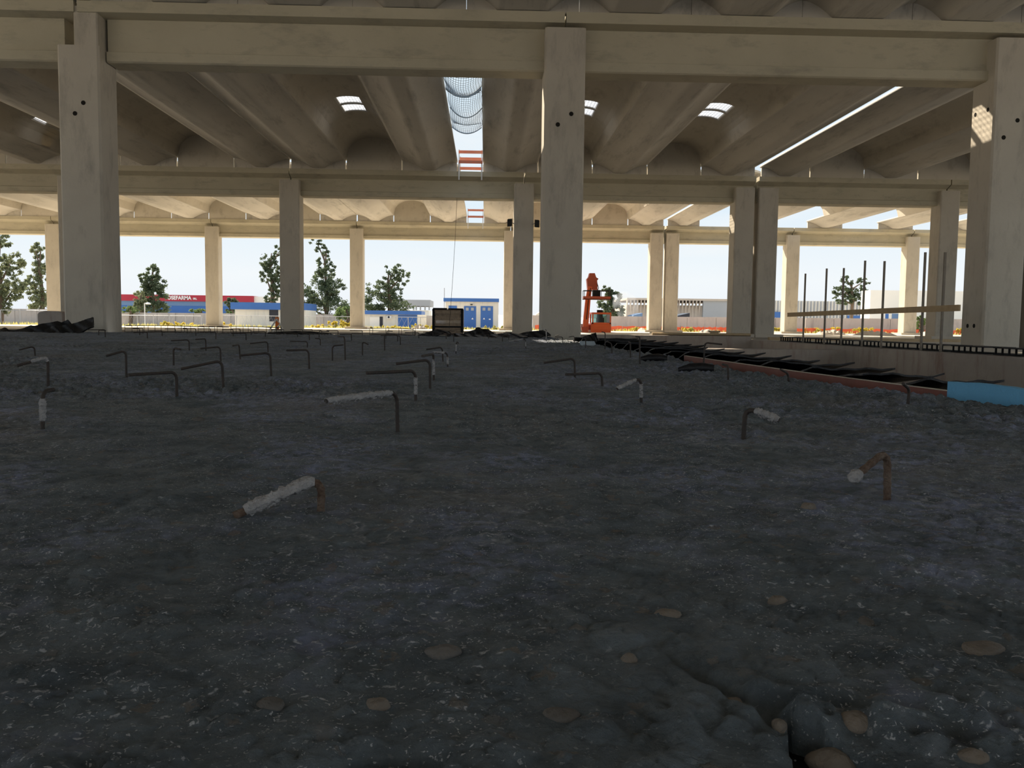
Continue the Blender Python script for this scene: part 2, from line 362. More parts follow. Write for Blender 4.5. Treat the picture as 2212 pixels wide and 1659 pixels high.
m.add([(1.4, -6, -1.5), (1.4, -.6, -1.5), (1.4, -.6, GZ), (1.4, -6, GZ)], [(0, 1, 2, 3)])
m.build('trench_floor', M['pit'], kind='structure')
# raised hardstanding right of the trench
m = MB(); m.box(9.6, 40, 12, 29, -1.2, -.50); m.build('hardstanding', M['plinth'], kind='structure')

# ------------------------------------------------------------------ slab with hooks
EDGE = [(-1, 2.75), (2, 2.62), (4.2, 2.41), (6, 2.2), (8.5, 2.02), (12, 1.9), (16, 1.78), (21.3, 1.50)]
def edge_x(y): return float(np.interp(y, [a for a, b in EDGE], [b for a, b in EDGE]))
rng = np.random.RandomState(7)
_perm = rng.rand(512, 512)
def vnoise(x, y, s):
    x = x*s; y = y*s; xi = np.floor(x).astype(int); yi = np.floor(y).astype(int); fx = x-xi; fy = y-yi
    fx = fx*fx*(3-2*fx); fy = fy*fy*(3-2*fy)
    g = lambda a, b: _perm[a % 512, b % 512]
    return (g(xi, yi)*(1-fx)+g(xi+1, yi)*fx)*(1-fy)+(g(xi, yi+1)*(1-fx)+g(xi+1, yi+1)*fx)*fy-.5
def cells(x, y, s, dens=1.0, seed=0):      # rounded pebble bumps, 0..1
    x = x*s; y = y*s; xi = np.floor(x).astype(int); yi = np.floor(y).astype(int); best = np.zeros_like(x)
    for dx in (-1, 0, 1):
        for dy in (-1, 0, 1):
            a = xi+dx; b = yi+dy
            px = a+_perm[(a+seed) % 512, (b+11) % 512]; py = b+_perm[(a+77) % 512, (b+seed) % 512]
            rr = .25+.45*_perm[(a+5) % 512, (b+200+seed) % 512]; on = _perm[(a+300) % 512, (b+seed+40) % 512] < dens
            d2 = ((x-px)**2+(y-py)**2)/(rr*rr)
            best = np.maximum(best, np.where(on, np.sqrt(np.clip(1-d2, 0, 1))*rr, 0))
    return best
P_hole = atz(1800, 1650, -.365); P_h1 = atz(1690, 1575, -.355); P_f0 = atz(1390, 1370, -.35); P_h2 = atz(855, 1668, -.365)
_HA, _HB, _HC = atz(1692, 1568, -.362), atz(1935, 1668, -.362), atz(1712, 1668, -.362)
def in_hole(x, y):
    def side(p, q): return ((q.x-p.x)*(y-p.y)-(q.y-p.y)*(x-p.x))/math.hypot(q.x-p.x, q.y-p.y)
    n_ = .012*vnoise(x, y, 38)+.006*vnoise(x, y, 95)
    a = -side(_HA, _HB)+n_; b = side(_HA, _HC)+n_*.6
    big = np.minimum(a, b); big = np.minimum(big, (y-.56)+n_)
    sm = .03*(1-np.sqrt(((x-P_h2.x)/.040)**2+((y-P_h2.y)/.020)**2))+n_*.5
    return np.maximum(big, sm)
def relief(x, y):
    h = .020*vnoise(x, y, .55)+.012*vnoise(x+9, y, 1.7)+.012*vnoise(x, y+5, 5)+.007*vnoise(x, y, 13)+.0045*vnoise(x, y, 31)+.0028*vnoise(x, y, 75)+.0016*vnoise(x, y, 170)
    # rubbly crest towards the right edge and in bands
    ex = np.interp(y, [a for a, b in EDGE], [b for a, b in EDGE])
    rub = np.clip(1.15-(ex-x)/1.9, 0, 1)*np.clip((y-2.0)/1.2, 0, 1)
    rub = np.maximum(rub, np.clip(.28+vnoise(x, y+3, .8)*2.2, 0, 1)*.85*np.clip((y-2.0)/2, 0, 1))
    rub = np.maximum(rub, np.clip(1-(y-.5)/.5, 0, 1)*.35)
    h = h-.014*rub+.032*rub*cells(x, y, 17, .7)+.030*rub*cells(x, y, 31, .75, 9)+.007*cells(x, y, 30, .25, 30)+.004*cells(x, y, 70, .3, 50)
    # sunken strip where the orange board stands proud
    k = np.clip((x-(ex-.22))/.18, 0, 1)*np.clip((y-3.6)/.6, 0, 1)*np.clip((9.0-y)/1, 0, 1)
    h = h-.055*k
    # raised rim of broken lumps in the right foreground
    d = np.sqrt(((x-P_hole.x-.035)/.16)**2+((y-P_hole.y-.055)/.05)**2); h = h+.016*np.exp(-d*d)*(1+2.5*vnoise(x, y, 45))
    # fracture running up to the left from the hole
    ax, ay = P_f0.x, P_f0.y; bx, by = P_h1.x, P_h1.y
    t = np.clip(((x-ax)*(bx-ax)+(y-ay)*(by-ay))/((bx-ax)**2+(by-ay)**2), 0, 1)
    sd = ((x-ax)*(by-ay)-(y-ay)*(bx-ax))/math.hypot(bx-ax, by-ay)
    dd = np.sqrt((x-(ax+t*(bx-ax)))**2+(y-(ay+t*(by-ay)))**2)+.004*vnoise(x, y, 60)
    h = h-.016*np.exp(-(dd/.010)**2)*np.clip(t*1.6, 0, 1)
    # thin broken skin near the front rim
    w_ = np.clip((.95-y)/.25, 0, 1); h = h*(1-w_)+np.maximum(h, -.006)*w_
    ih = in_hole(x, y); h = h-.006*np.exp(-(np.minimum(ih, 0)/.010)**2)*w_-.050*np.clip(ih/.0035, 0, 1)*w_
    return h
def slab_z(x, y): return -.352+float(relief(np.array([x]), np.array([y]))[0])
NI, NJ = 620, 640
tt = np.linspace(0, 1, NI-120); yy = np.concatenate([np.linspace(.52, .80, 221)[:-1], .80*(21.25/.80)**np.linspace(0, 1, NI-220)])
rowsv = []
fx_ = np.linspace(0, 1, NJ)
XX = np.zeros((NI, NJ)); YY = np.zeros((NI, NJ))
for i, y in enumerate(yy):
    x0 = -(.80*y+.30); x1 = min(.84*y+.30, edge_x(y)+.012*vnoise(np.array([y]), np.array([.3]), 3)[0]+.02*vnoise(np.array([y]), np.array([1.3]), 14)[0])
    XX[i] = x0+(x1-x0)*fx_; YY[i] = y
YY[0] = .52+.03*vnoise(XX[0], XX[0]*0, 20)
ZZ = -.352+relief(XX, YY)
hole = np.zeros((NI, NJ), bool)
verts = np.stack([XX, YY, ZZ], -1).reshape(-1, 3)
idx = np.arange(NI*NJ).reshape(NI, NJ)
q = np.stack([idx[:-1, :-1], idx[:-1, 1:], idx[1:, 1:], idx[1:, :-1]], -1).reshape(-1, 4)
keep = ~(hole[:-1, :-1] & hole[:-1, 1:] & hole[1:, 1:] & hole[1:, :-1]).reshape(-1)
faces = q[keep].tolist(); vl = verts.tolist()
# drop the hole's inner rim down so the slab keeps a thickness there, and skirts on the outside
bord = [idx[0, j] for j in range(NJ)]+[idx[i, NJ-1] for i in range(1, NI)]+[idx[NI-1, j] for j in range(NJ-2, -1, -1)]+[idx[i, 0] for i in range(NI-2, 0, -1)]
base = len(vl)
for b in bord: v = vl[b]; vl.append([v[0], v[1], -.50 if v[1] < .6 else -1.5])
nb = len(bord)
for k in range(nb): faces.append([bord[k], base+k, base+(k+1) % nb, bord[(k+1) % nb]])
cnt = {}
for f in q[keep].tolist():
    for a, b in ((0, 1), (1, 2), (2, 3), (3, 0)):
        e = (f[a], f[b]); 
        if (e[1], e[0]) in cnt: del cnt[(e[1], e[0])]
        else: cnt[e] = 1
bs = set(); 
for k in range(nb): bs.add((bord[k], bord[(k+1) % nb])); bs.add((bord[(k+1) % nb], bord[k]))
dn = {}
for (a, b) in cnt:
    if (a, b) in bs: continue
    for v in (a, b):
        if v not in dn: dn[v] = len(vl); p_ = vl[v]; vl.append([p_[0], p_[1]+.003, min(p_[2], -.36)-.022])
    faces.append([b, a, dn[a], dn[b]])
me = bpy.data.meshes.new('concrete_slab'); me.from_pydata(vl, [], faces); me.polygons.foreach_set('use_smooth', [True]*len(faces)); me.update()
me.materials.append(M['slab']); slab = bpy.data.objects.new('concrete_slab', me); S.collection.objects.link(slab)
tag(slab, 'broad rough dark grey freshly cast concrete slab filling the whole foreground', 'concrete slab')
# the slab carries on to the left of what the lens covers, as plain ground-floor concrete
m = MB(); m.add([(-(.80*.52+.30), .52, -.36), (-(.80*21.25+.30), 21.25, -.36), (-30, 21.25, -.36), (-30, .52, -.36)], [(0, 1, 2, 3)])
ys_ = [.52, .9, 1.4, 1.9, 2.3, 2.66]
m.grid([[(min(.84*y+.30, edge_x(y)), y, -.362) for y in ys_], [(edge_x(y), y, -.362) for y in ys_], [(edge_x(y), y, -1.5) for y in ys_]], False)
m.add([(.737, .52, -.362), (edge_x(.52), .52, -.362), (edge_x(.52), .52, -1.5), (.737, .52, -1.5)], [(0, 1, 2, 3)])
m.build('floor', M['slab'], kind='structure')
# black membrane under the broken slab edge
pr = random.Random(3)
m = MB(); G = []
for j in range(26):
    y = -.25+j*.040; G.append([(x/24-.6, y, -.3795+.002*math.sin(x*.9+j*.7)+pr.uniform(-.001, .001)) for x in range(0, 40)])
m.grid(G); mem = m.build('membrane_sheet', M['black'], label='black membrane with pale crumbs showing through the broken hole at the bottom of the slab', cat='membrane')
# pale cement crumbs lying on the membrane in the hole
m = MB()
for k in range(150):
    a = pr.uniform(0, 6.28); r = pr.random()**.5
    c = Vector((P_hole.x+.10*r*math.cos(a), P_hole.y-.02+.05*r*math.sin(a), -.378)); s = pr.uniform(.0004, .0016)
    m.lathe(c, [(s*.5, 0), (s, s*.6), (s*.4, s*1.2)], 6)
tag(m.build('cement_crumbs', M['crust']), 'pale cement crumbs scattered on the black membrane inside the broken hole', 'crumbs', kind='stuff')

def pebble(px, py, wpx, hpx, label, mt='stone', n=1, seed=1):
    r = random.Random(seed); P = atz(px, py, -.345); d = P.length/FPX
    rx = wpx*.5*d; rz = hpx*.5*d*1.0
    zp = max(slab_z(P.x, P.y), -.372)
    m = MB(); nu, nv = 20, 12; G = []
    ph = [r.uniform(0, 6.28) for _ in range(4)]
    for i in range(nv+1):
        t = math.pi*i/nv; row = []
        for j in range(nu+1):
            u = 2*math.pi*j/nu
            k = 1+.10*math.sin(2*u+ph[0])+.07*math.sin(3*u+ph[1]+t*2)+.06*math.sin(5*t+ph[2])
            row.append((P.x+rx*k*math.sin(t)*math.cos(u), P.y+rx*.85*k*math.sin(t)*math.sin(u), zp-rz*.12+rz*(1+.10*math.sin(t)*math.sin(3*u+ph[3]))*math.cos(t)*.85))
        G.append(row)
    m.grid(G); o = m.build('pebble', M[mt], label=label, cat='pebble', group='pebbles set in the slab'); return o
pebble(1680, 1288, 42, 30, 'brown pebble standing proud alone in the right foreground of the slab', 'stone', seed=2)
pebble(958, 1392, 72, 42, 'round brownish pebble half sunk in the slab at the centre foreground', 'stoneg', seed=3)
pebble(1442, 1318, 52, 28, 'flat ochre pebble between the centre foreground and the lone brown pebble', 'stone', seed=4)
pebble(1587, 1492, 40, 38, 'beige pebble lodged in the crack that runs down to the hole', 'stone', seed=5)
pebble(1684, 1545, 34, 44, 'beige upright pebble beside the crack just above the black hole', 'stone', seed=6)
pebble(1848, 1540, 80, 62, 'large tan lump on the raised crest above the black hole', 'stone', seed=8)
pebble(1800, 1580, 86, 66, 'large tan lump hanging over the rim of the black hole', 'stone', seed=9)
pebble(585, 1497, 62, 44, 'dull brown pebble in the lower left with a dark notch beside it', 'stoneg', seed=10)
pebble(1360, 1405, 34, 40, 'tall brown pebble left of the crack in the lower slab', 'stone', seed=11)
pebble(1215, 1515, 80, 30, 'wide flat brown pebble low in the centre of the slab', 'stoneg', seed=12)
pebble(815, 1500, 46, 34, 'ochre pebble surrounded by pale veins in the lower centre', 'stone', seed=13)
pebble(2125, 1392, 78, 24, 'long flat ochre stone at the right rim of the foreground', 'stone', seed=14)
pebble(1745, 1105, 36, 30, 'pale brown wedge of stone left of the right foreground rebar hook', 'stone', seed=15)
pebble(2105, 1615, 50, 40, 'rounded tan stone at the lower right corner of the slab', 'stone', seed=16)
pebble(428, 902, 30, 14, 'small reddish stone on the slab below the left group of rebar hooks', 'stoneg', seed=17)
pebble(1405, 888, 26, 18, 'small pale lump below the white crusted hook right of centre', 'stoneg', seed=18)
pebble(1090, 890, 20, 12, 'small grey stone on the slab right of the crusted centre hook', 'stoneg', seed=19)

# ---- rebar hooks: (foot, bend, tip) as seen, lifted onto the slab
HOOKS = [
 ((693, 1107), (697, 1030), (505, 1115), 'a', 'thick rusty rebar hook with white crusted arm in the left foreground'),
 ((1916, 1093), (1914, 972), (1842, 1034), 't', 'rusty rebar hook with a white blob on its tip in the right foreground'),
 ((1606, 950), (1612, 880), (1683, 908), 'a', 'stubby rebar hook whose white crusted arm points down to the right'),
 ((1385, 868), (1384, 816), (1333, 840), 'al', 'pale crusted rebar hook right of centre pointing down left'),
 ((859, 935), (856, 848), (704, 866), 'a', 'large rebar hook at the centre with a grey crusted arm pointing left'),
 ((898, 868), (897, 801), (792, 806), 'l', 'dark rebar hook just behind the large crusted centre hook'),
 ((929, 843), (928, 777), (856, 786), '', 'dark rebar hook third in the line of hooks running back from the centre'),
 ((937, 824), (936, 765), (912, 769), 'l', 'rebar hook with pale crusted leg directly behind the third centre hook'),
 ((967, 794), (966, 763), (936, 761), 'al', 'thin white coated rebar hook fourth behind the centre'),
 ((957, 783), (954, 750), (921, 755), '', 'thin dark rebar hook just left behind the white coated one'),
 ((1136, 753), (1134, 732), (1099, 738), 'al', 'pale thin rebar hook in front of the black scraps beside the central column'),
 ((668, 799), (666, 756), (619, 757), '', 'dark rebar hook with a straight level arm left of centre'),
 ((382, 856), (381, 804), (277, 810), '', 'nearest dark rebar hook of the left group with a long level arm'),
 ((483, 837), (477, 779), (391, 797), '', 'dark rebar hook of the left group pointing down left with a sloping arm'),
 ((273, 814), (272, 757), (229, 769), '', 'short armed dark rebar hook touching the end of the long level arm at left'),
 ((104, 836), (104, 772), (37, 790), 'c', 'rebar hook at the far left with a pale bend and dark tip'),
 ((92, 927), (94, 845), (115, 842), 'l', 'upright rebar stub with a white crusted leg at the far left'),
 ((76, 770), (73, 748), (41, 756), '', 'small thin rebar hook behind the far left pale bend hook'),
 ((375, 791), (375, 751), (389, 755), '', 'upright rebar stub with a tiny arm behind the long level arm at left'),
 ((477, 780), (475, 749), (433, 753), '', 'thin rebar hook behind the sloping arm hook of the left group'),
 ((586, 813), (582, 762), (519, 768), '', 'dark rebar hook with a long arm between the left group and the centre'),
 ((519, 775), (515, 745), (503, 747), '', 'upright rebar stub at the tip of the hook between left group and centre'),
 ((579, 761), (578, 738), (540, 742), '', 'small rebar hook straight behind the hook between left group and centre'),
 ((409, 759), (408, 734), (369, 736), '', 'small rebar hook behind the tiny armed stub at left'),
 ((445, 759), (444, 732), (423, 733), '', 'small rebar hook second behind the tiny armed stub at left'),
 ((718, 780), (718, 747), (741, 745), '', 'thin rebar hook pointing right, left of centre'),
 ((746, 778), (743, 728), (730, 727), '', 'tall thin rebar stub crossing the hook that points right'),
 ((783, 768), (783, 738), (795, 744), '', 'thin upright rebar with a short right arm left of centre'),
 ((831, 759), (830, 722), (849, 722), '', 'tall thin rebar stub near the far rim of the slab left of centre'),
 ((865, 744), (864, 726), (856, 725), '', 'short rebar stub near the far rim beside the tall thin stub'),
 ((664, 753), (664, 738), (627, 737), '', 'far rebar hook with a level arm crossing two white gleams'),
 ((692, 748), (692, 731), (681, 731), '', 'far short rebar stub right of the hook crossing the white gleams'),
 ((985, 763), (986, 738), (990, 741), 'l', 'pale crusted rebar stub in front of the black scraps'),
 ((1242, 818), (1240, 774), (1175, 784), '', 'dark rebar hook in front of the central column base'),
 ((1301, 837), (1299, 806), (1222, 809), '', 'dark low rebar hook just right of the one before the central column base'),
 ((1382, 790), (1381, 728), (1374, 727), '', 'tall thin rebar post with a tiny bend beside the black plastic panels'),
 ((1362, 775), (1361, 740), (1358, 739), '', 'straight rebar stub left of the tall thin rebar post'),
 ((1307, 753), (1307, 718), (1300, 717), '', 'tall straight rebar stub in front of the orange machine'),
 ((1322, 767), (1320, 742), (1311, 738), '', 'bent rebar stub at the start of the black plastic panels'),
 ((1265, 752), (1265, 730), (1271, 729), '', 'thin rebar stub at the right foot of the central column'),
 ((1520, 790), (1523, 740), (1560, 744), '', 'tall rebar hook with its arm to the right over the black plastic panels'),
 ((1573, 821), (1572, 790), (1561, 787), '', 'short rebar stub at the start of the orange board'),
 ((1703, 829), (1703, 807), (1686, 798), '', 'short rebar stub standing before the middle of the orange board'),
 ((1960, 880), (1967, 841), (1951, 829), '', 'rusty rebar stub near the blue foam strip'),
 ((1180, 737), (1180, 712), (1172, 711), 'al', 'white coated rebar stub against the foot of the central column'),
 ((1199, 738), (1199, 725), (1207, 724), '', 'first thin rebar stub right of the white coated one at the column foot'),
 ((1216, 741), (1215, 728), (1201, 728), '', 'thin rebar hook at the middle of the central column foot'),
 ((1241, 740), (1240, 726), (1229, 728), '', 'thin rebar hook at the right part of the central column foot'),
]
def hook(foot, bend, tip, crust, label, seed):
    r = random.Random(seed)
    B = atz(foot[0], foot[1], -.352); zg = slab_z(B.x, B.y) if B.x < edge_x(B.y) else -.40
    C = aty(bend[0], bend[1], B.y); C.x = C.x*.6+B.x*.4; zt = max(C.z, zg+.02)
    C = Vector((C.x, B.y, zt))
    T = atz(tip[0], tip[1], zt) if zt < -.02 else aty(tip[0], tip[1], B.y)
    dv = T-C
    if abs(dv.y) > .30 or dv.length > .55: T = aty(tip[0], tip[1], B.y-.06)
    elif crust == 'a' and B.y < 2.2: T.z -= .01
    R = .0078 if B.y < 2.6 else .0068
    bend_r = min(.03, (T-C).length*.45)
    h = empty('rebar_hook', (B.x, B.y, zg), label, 'rebar hook', 'rebar hooks cast into the slab')
    d1 = Vector((B.x, B.y, zg-.04)); dirA = (T-C).normalized(); dirL = (C-Vector((B.x, B.y, zg))).normalized()
    pts = [d1, Vector((B.x, B.y, zg)), C-dirL*bend_r*1.4, C-dirL*bend_r]
    for k in range(1, 6):
        a = k/6*math.pi/2
        pts.append(C-dirL*bend_r*(1-math.sin(a))+dirA*bend_r*(1-math.cos(a)))
    pts.append(C+dirA*bend_r); n = 7
    for k in range(1, n+1): pts.append(C+dirA*bend_r+(T-C-dirA*bend_r)*(k/n))
    m = MB(); 
    # ribbed bar
    pp = []; rr = []
    for a, b in zip(pts[:-1], pts[1:]):
        L = (b-a).length; ns = max(1, int(L/.008)) if B.y < 3 else 1
        for k in range(ns): pp.append(a.lerp(b, k/ns)); rr.append(R*(1.0 if (len(pp) % 2) else .86) if B.y < 3 else R)
    pp.append(pts[-1]); rr.append(R)
    m.tube(pp, rr, 10); m.build('bar', M['rust'] if B.y < 2.5 else M['dsteel'], h)
    def crustmesh(seg, th):
        q = MB(); o2 = []; r2 = []; nn = 26 if B.y < 5 else 8
        L = [0]
        for a, b in zip(seg[:-1], seg[1:]): L.append(L[-1]+(b-a).length)
        for k in range(nn+1):
            t = L[-1]*k/nn
            for i in range(len(seg)-1):
                if t <= L[i+1]+1e-9: w = (t-L[i])/max(1e-6, L[i+1]-L[i]); o2.append(seg[i].lerp(seg[i+1], w)+Vector((0, 0, R*.22))); break
            e = min(1, 7*min(k, nn-k)/nn)**.7
            r2.append(R*(1.02+th*e*r.uniform(.35, 1.35)))
        q.tube(o2, r2, 14, .20, r)
        if B.y < 3:      # drips under the arm
            for k in range(18):
                p = o2[r.randrange(4, len(o2)-3)]; s = r.uniform(.3, .6)*R
                q.lathe((p.x+r.uniform(-.003, .003), p.y+r.uniform(-.003, .003), p.z-R*1.1-s*1.8), [(s*.35, 0), (s, s), (s*.9, s*2.6)], 8)
        q.build('cement_crust', M['crust'], h, label='white cement crust')
    if 'a' in crust:
        sg = pts[9:] if B.y > 2 else pts[7:-1]; crustmesh(sg, .55 if B.y < 4 else .22)
    if 't' in crust:
        q = MB(); q.tube([T+dirA*.006+Vector((0, 0, -.002)), T, T-dirA*.012, T-dirA*.024], [R*.5, R*1.55, R*1.7, R*1.0], 12, .15, r); q.build('cement_crust', M['crust'], h, label='white cement blob')
        for k in range(5):
            z = zg+(zt-zg)*r.uniform(.15, .8); q = None
    if 'l' in crust: crustmesh([pts[1].lerp(pts[3], .25), pts[3]], .55 if B.y < 3.2 else .12)
    if 'c' in crust: crustmesh(pts[4:13], .5)
    return h
for i, a in enumerate(HOOKS): hook(*a, seed=100+i)
# far rows of hooks near the rim of the slab, smaller than a dozen pixels each
hr = random.Random(42); nfar = 0
def far_hook(x, y, arm, label):
    z = slab_z(x, y); top = z+hr.uniform(.10, .14)
    h = empty('rebar_hook', (x, y, z), label, 'rebar hook', 'rebar hooks cast into the slab')
    s = 1 if arm > 0 else -1
    MB().tube([(x, y, z-.03), (x, y, top-.02), (x+s*.006, y, top-.006), (x+s*.02, y, top), (x+arm, y-.03, top-.004)], .0085, 6).build('bar', M['dsteel'], h)
ordn = ['first', 'second', 'third', 'fourth', 'fifth', 'sixth', 'seventh', 'eighth', 'ninth', 'tenth', 'eleventh', 'twelfth', 'thirteenth', 'fourteenth', 'fifteenth', 'sixteenth', 'seventeenth', 'eighteenth']
for ri, (yr, x0, x1, n, nm) in enumerate([(20.3, -8.3, 1.0, 18, 'hindmost'), (17.6, -8.2, .9, 14, 'second hindmost'), (15.0, -7.0, .6, 9, 'third hindmost')]):
    for k in range(n):
        x = x0+(x1-x0)*(k+.5)/n+hr.uniform(-.15, .15); y = yr+hr.uniform(-.35, .35)
        far_hook(x, y, -hr.uniform(.2, .3) if hr.random() < .7 else hr.uniform(.12, .22), f'tiny rebar hook in the {nm} row on the slab, {ordn[k]} from the left pillar')

# ---- stirrup cages lying at the far rim
def cage(px0, px1, y, label):
    a = aty(px0, 716, y); b = aty(px1, 716, y); z0 = -.36; z1 = -.20
    h = empty('rebar_cage', ((a.x+b.x)/2, y, z0), label, 'rebar cage', 'rebar cages at the far rim of the slab')
    for yy_, zz in ((y, z0), (y, z1), (y+.35, z0), (y+.35, z1)):
        MB().tube([(a.x, yy_, zz), ((a.x+b.x)/2, yy_, zz+.015), (b.x, yy_, zz-.01)], .009, 6).build('long_bar', M['dsteel'], h)
    n = int((b.x-a.x)/.30)
    for k in range(n+1):
        x = a.x+(b.x-a.x)*k/n+hr.uniform(-.04, .04)
        MB().tube([(x, y-.01, z0), (x, y-.01, z1+.01), (x+.03, y+.36, z1+.01), (x+.03, y+.36, z0), (x, y-.01, z0)], .007, 6).build('stirrup', M['dsteel'], h)
cage(272, 452, 22.1, 'rusty rebar cage lying just right of the big left pillar foot')
cage(470, 600, 22.3, 'rusty rebar cage lying left of the dark middle pillar')
cage(800, 892, 22.2, 'short rebar cage lying left of the black scraps')

# ------------------------------------------------------------------ columns
def column(key, row, label, top=7.3, bottom=-.75, plinth=True, mt='column', part=None):
    x = CX[key]; y = ROW[row]; w = .50
    h = empty('concrete_column', (x, y+.5, -.42), label, 'column', {1: 'columns of the nearest row', 2: 'columns of the middle row', 3: 'columns of the farthest row'}[row])
    m = MB()
    if (key, row) == ('A', 1):
        m.box(x-w, x+w, y, y+1, bottom, 6.55, .05); m.box(x-.10, x+w-.03, y+.02, y+1, 6.55, top+.25, .03)
    else: m.box(x-w, x+w, y, y+1, bottom, top, .045)
    # corbels for the beam ends, above eye height
    m.build('shaft', M['column'], h)
    if row > 1:
        MB().box(x-(.59 if key == 'D' else .85), x+(.59 if key == 'C' else .85), y-.35, y+1.35, -.80, -.46).build('plinth', M['plinth'], h)
    return h
COLN = {
 ('A', 1): 'huge olive grey concrete column of the nearest row at the left with two dark holes',
 ('B', 1): 'huge concrete column of the nearest row standing at the centre of the picture',
 ('C', 1): 'huge concrete column of the nearest row at the right rim on a stained socket',
 ('D', 1): 'twin concrete column just behind the dark joint at the right rim, nearest row',
 ('Z', 2): 'middle row concrete column peeping out left of the big left column',
 ('A', 2): 'dark middle row concrete column left of centre in front of the trees',
 ('B', 2): 'dark middle row concrete column just left of the central big column, with floodlights',
 ('C', 2): 'left one of the twin middle row columns with a dark joint between, right of centre',
 ('D', 2): 'right one of the twin middle row columns with a dark joint between, right of centre',
 ('E', 2): 'middle row concrete column behind the scaffold rail near the right pillar',
 ('Y', 3): 'sunlit farthest row column at the left rim beside the tall trees',
 ('Z', 3): 'sunlit farthest row column in front of the red and blue warehouse',
 ('A', 3): 'sunlit farthest row column between two trees left of centre',
 ('B', 3): 'sunlit farthest row column at the right side of the electrical cabin',
 ('C', 3): 'left one of the sunlit twin far columns beside the orange machine',
 ('D', 3): 'right one of the sunlit twin far columns beside the orange machine',
 ('E', 3): 'sunlit farthest row column behind the left end of the scaffold rail',
 ('F', 3): 'sunlit farthest row column behind the right end of the scaffold rail'}
cols = {}
for (k, r), lb in COLN.items(): cols[(k, r)] = column(k, r, lb, top=7.0 if r > 1 else 7.22)
def holes(key, pts, Y=None, X=None):
    c = cols[key]
    for px, py in pts:
        if Y is not None: p = aty(px, py, Y); MB().lathe((p.x, Y-.004, p.z), [(.055, 0), (.055, .05)], 14, 'y').build('bolt_hole', M['hole'], c)
        else: p = atx(px, py, X); MB().lathe((X-.004, p.y, p.z), [(.055, 0), (.055, .05)], 14, 'x').build('bolt_hole', M['hole'], c)
holes(('A', 1), [(180, 222), (162, 245)], Y=21.1); holes(('B', 1), [(1234, 246), (1205, 269)], Y=21.1); holes(('C', 1), [(2198, 260), (2168, 297)], Y=21.1)
holes(('C', 1), [(2107, 248), (2134, 237), (2090, 704), (2104, 704)], X=CX['C']-.5)
# socket under the right near column
m = MB(); m.box(12.1, 15.6, 19.9, 22.8, -1.6, -.55); m.build('column_socket', M['found'], label='stained concrete socket block carrying the big right column', cat='foundation block')

# ------------------------------------------------------------------ beams
def beam(x0, x1, row, label, z0=6.27, parts=True):
    y = ROW[row]
    # section: top flange jutting forward, recessed web, small bottom lip
    prof = [(y+.02, 7.56), (y+.02, 7.31), (y+.42, 7.14), (y+.42, z0+.27), (y+.34, z0+.24), (y+.34, z0+.02), (y+.40, z0), (y+1.2, z0), (y+1.26, z0+.02), (y+1.26, z0+.24), (y+1.18, z0+.27), (y+1.18, 7.14), (y+1.58, 7.31), (y+1.58, 7.56)]
    m = MB(); m.extr_x(prof, x0, x1)
    return m.build('concrete_beam', M['beam'], label=label, cat='beam', group={1: 'beams over the nearest row of columns', 2: 'beams over the middle row of columns', 3: 'beams over the farthest row of columns'}[row])
def ledge_beam(x0, x1, label):      # near row: web between columns, flange running over their heads
    y = ROW[1]; z0 = 6.25
    h = empty('concrete_beam', ((x0+x1)/2, y+.6, z0), label, 'beam', 'beams over the nearest row of columns')
    MB().extr_x([(y-.03, 7.58), (y-.03, 7.32), (y+.50, 7.30), (y+1.6, 7.30), (y+1.6, 7.58)], x0, x1).build('top_flange', M['beam'], h)
    wx0, wx1 = x0+.52, x1-.44
    MB().extr_x([(y+.42, 7.30), (y+.42, z0+.28), (y+.33, z0+.25), (y+.33, z0+.03), (y+.38, z0), (y+1.0, z0), (y+1.0, 7.30)], wx0, wx1).build('web', M['beam'], h)
    return h
ledge_beam(-21.0, -9.93, 'long concrete beam of the nearest row leaving the picture at the upper left')
ledge_beam(-9.87+.02, 1.88, 'long concrete beam of the nearest row between the left and central columns')
ledge_beam(1.92, 13.80, 'long concrete beam of the nearest row between the central and right columns')
for row, nm in ((2, 'middle'), (3, 'farthest')):
    segs = [(-44, -32.75, 'left of its leftmost column'), (-32.7, -20.85, 'far left bay'), (-20.8, -9.9, 'bay right of the big left column'), (-9.85, 1.88, 'bay left of the central column'), (1.95, 13.74, 'bay right of the central column'), (13.90, 23.82, 'bay right of the twin columns'), (23.88, 33.28, 'last bay at the right'), (33.34, 44, 'beyond the last column at the right')]
    for x0, x1, w in segs: beam(x0, x1, row, f'concrete beam of the {nm} row, {w}')

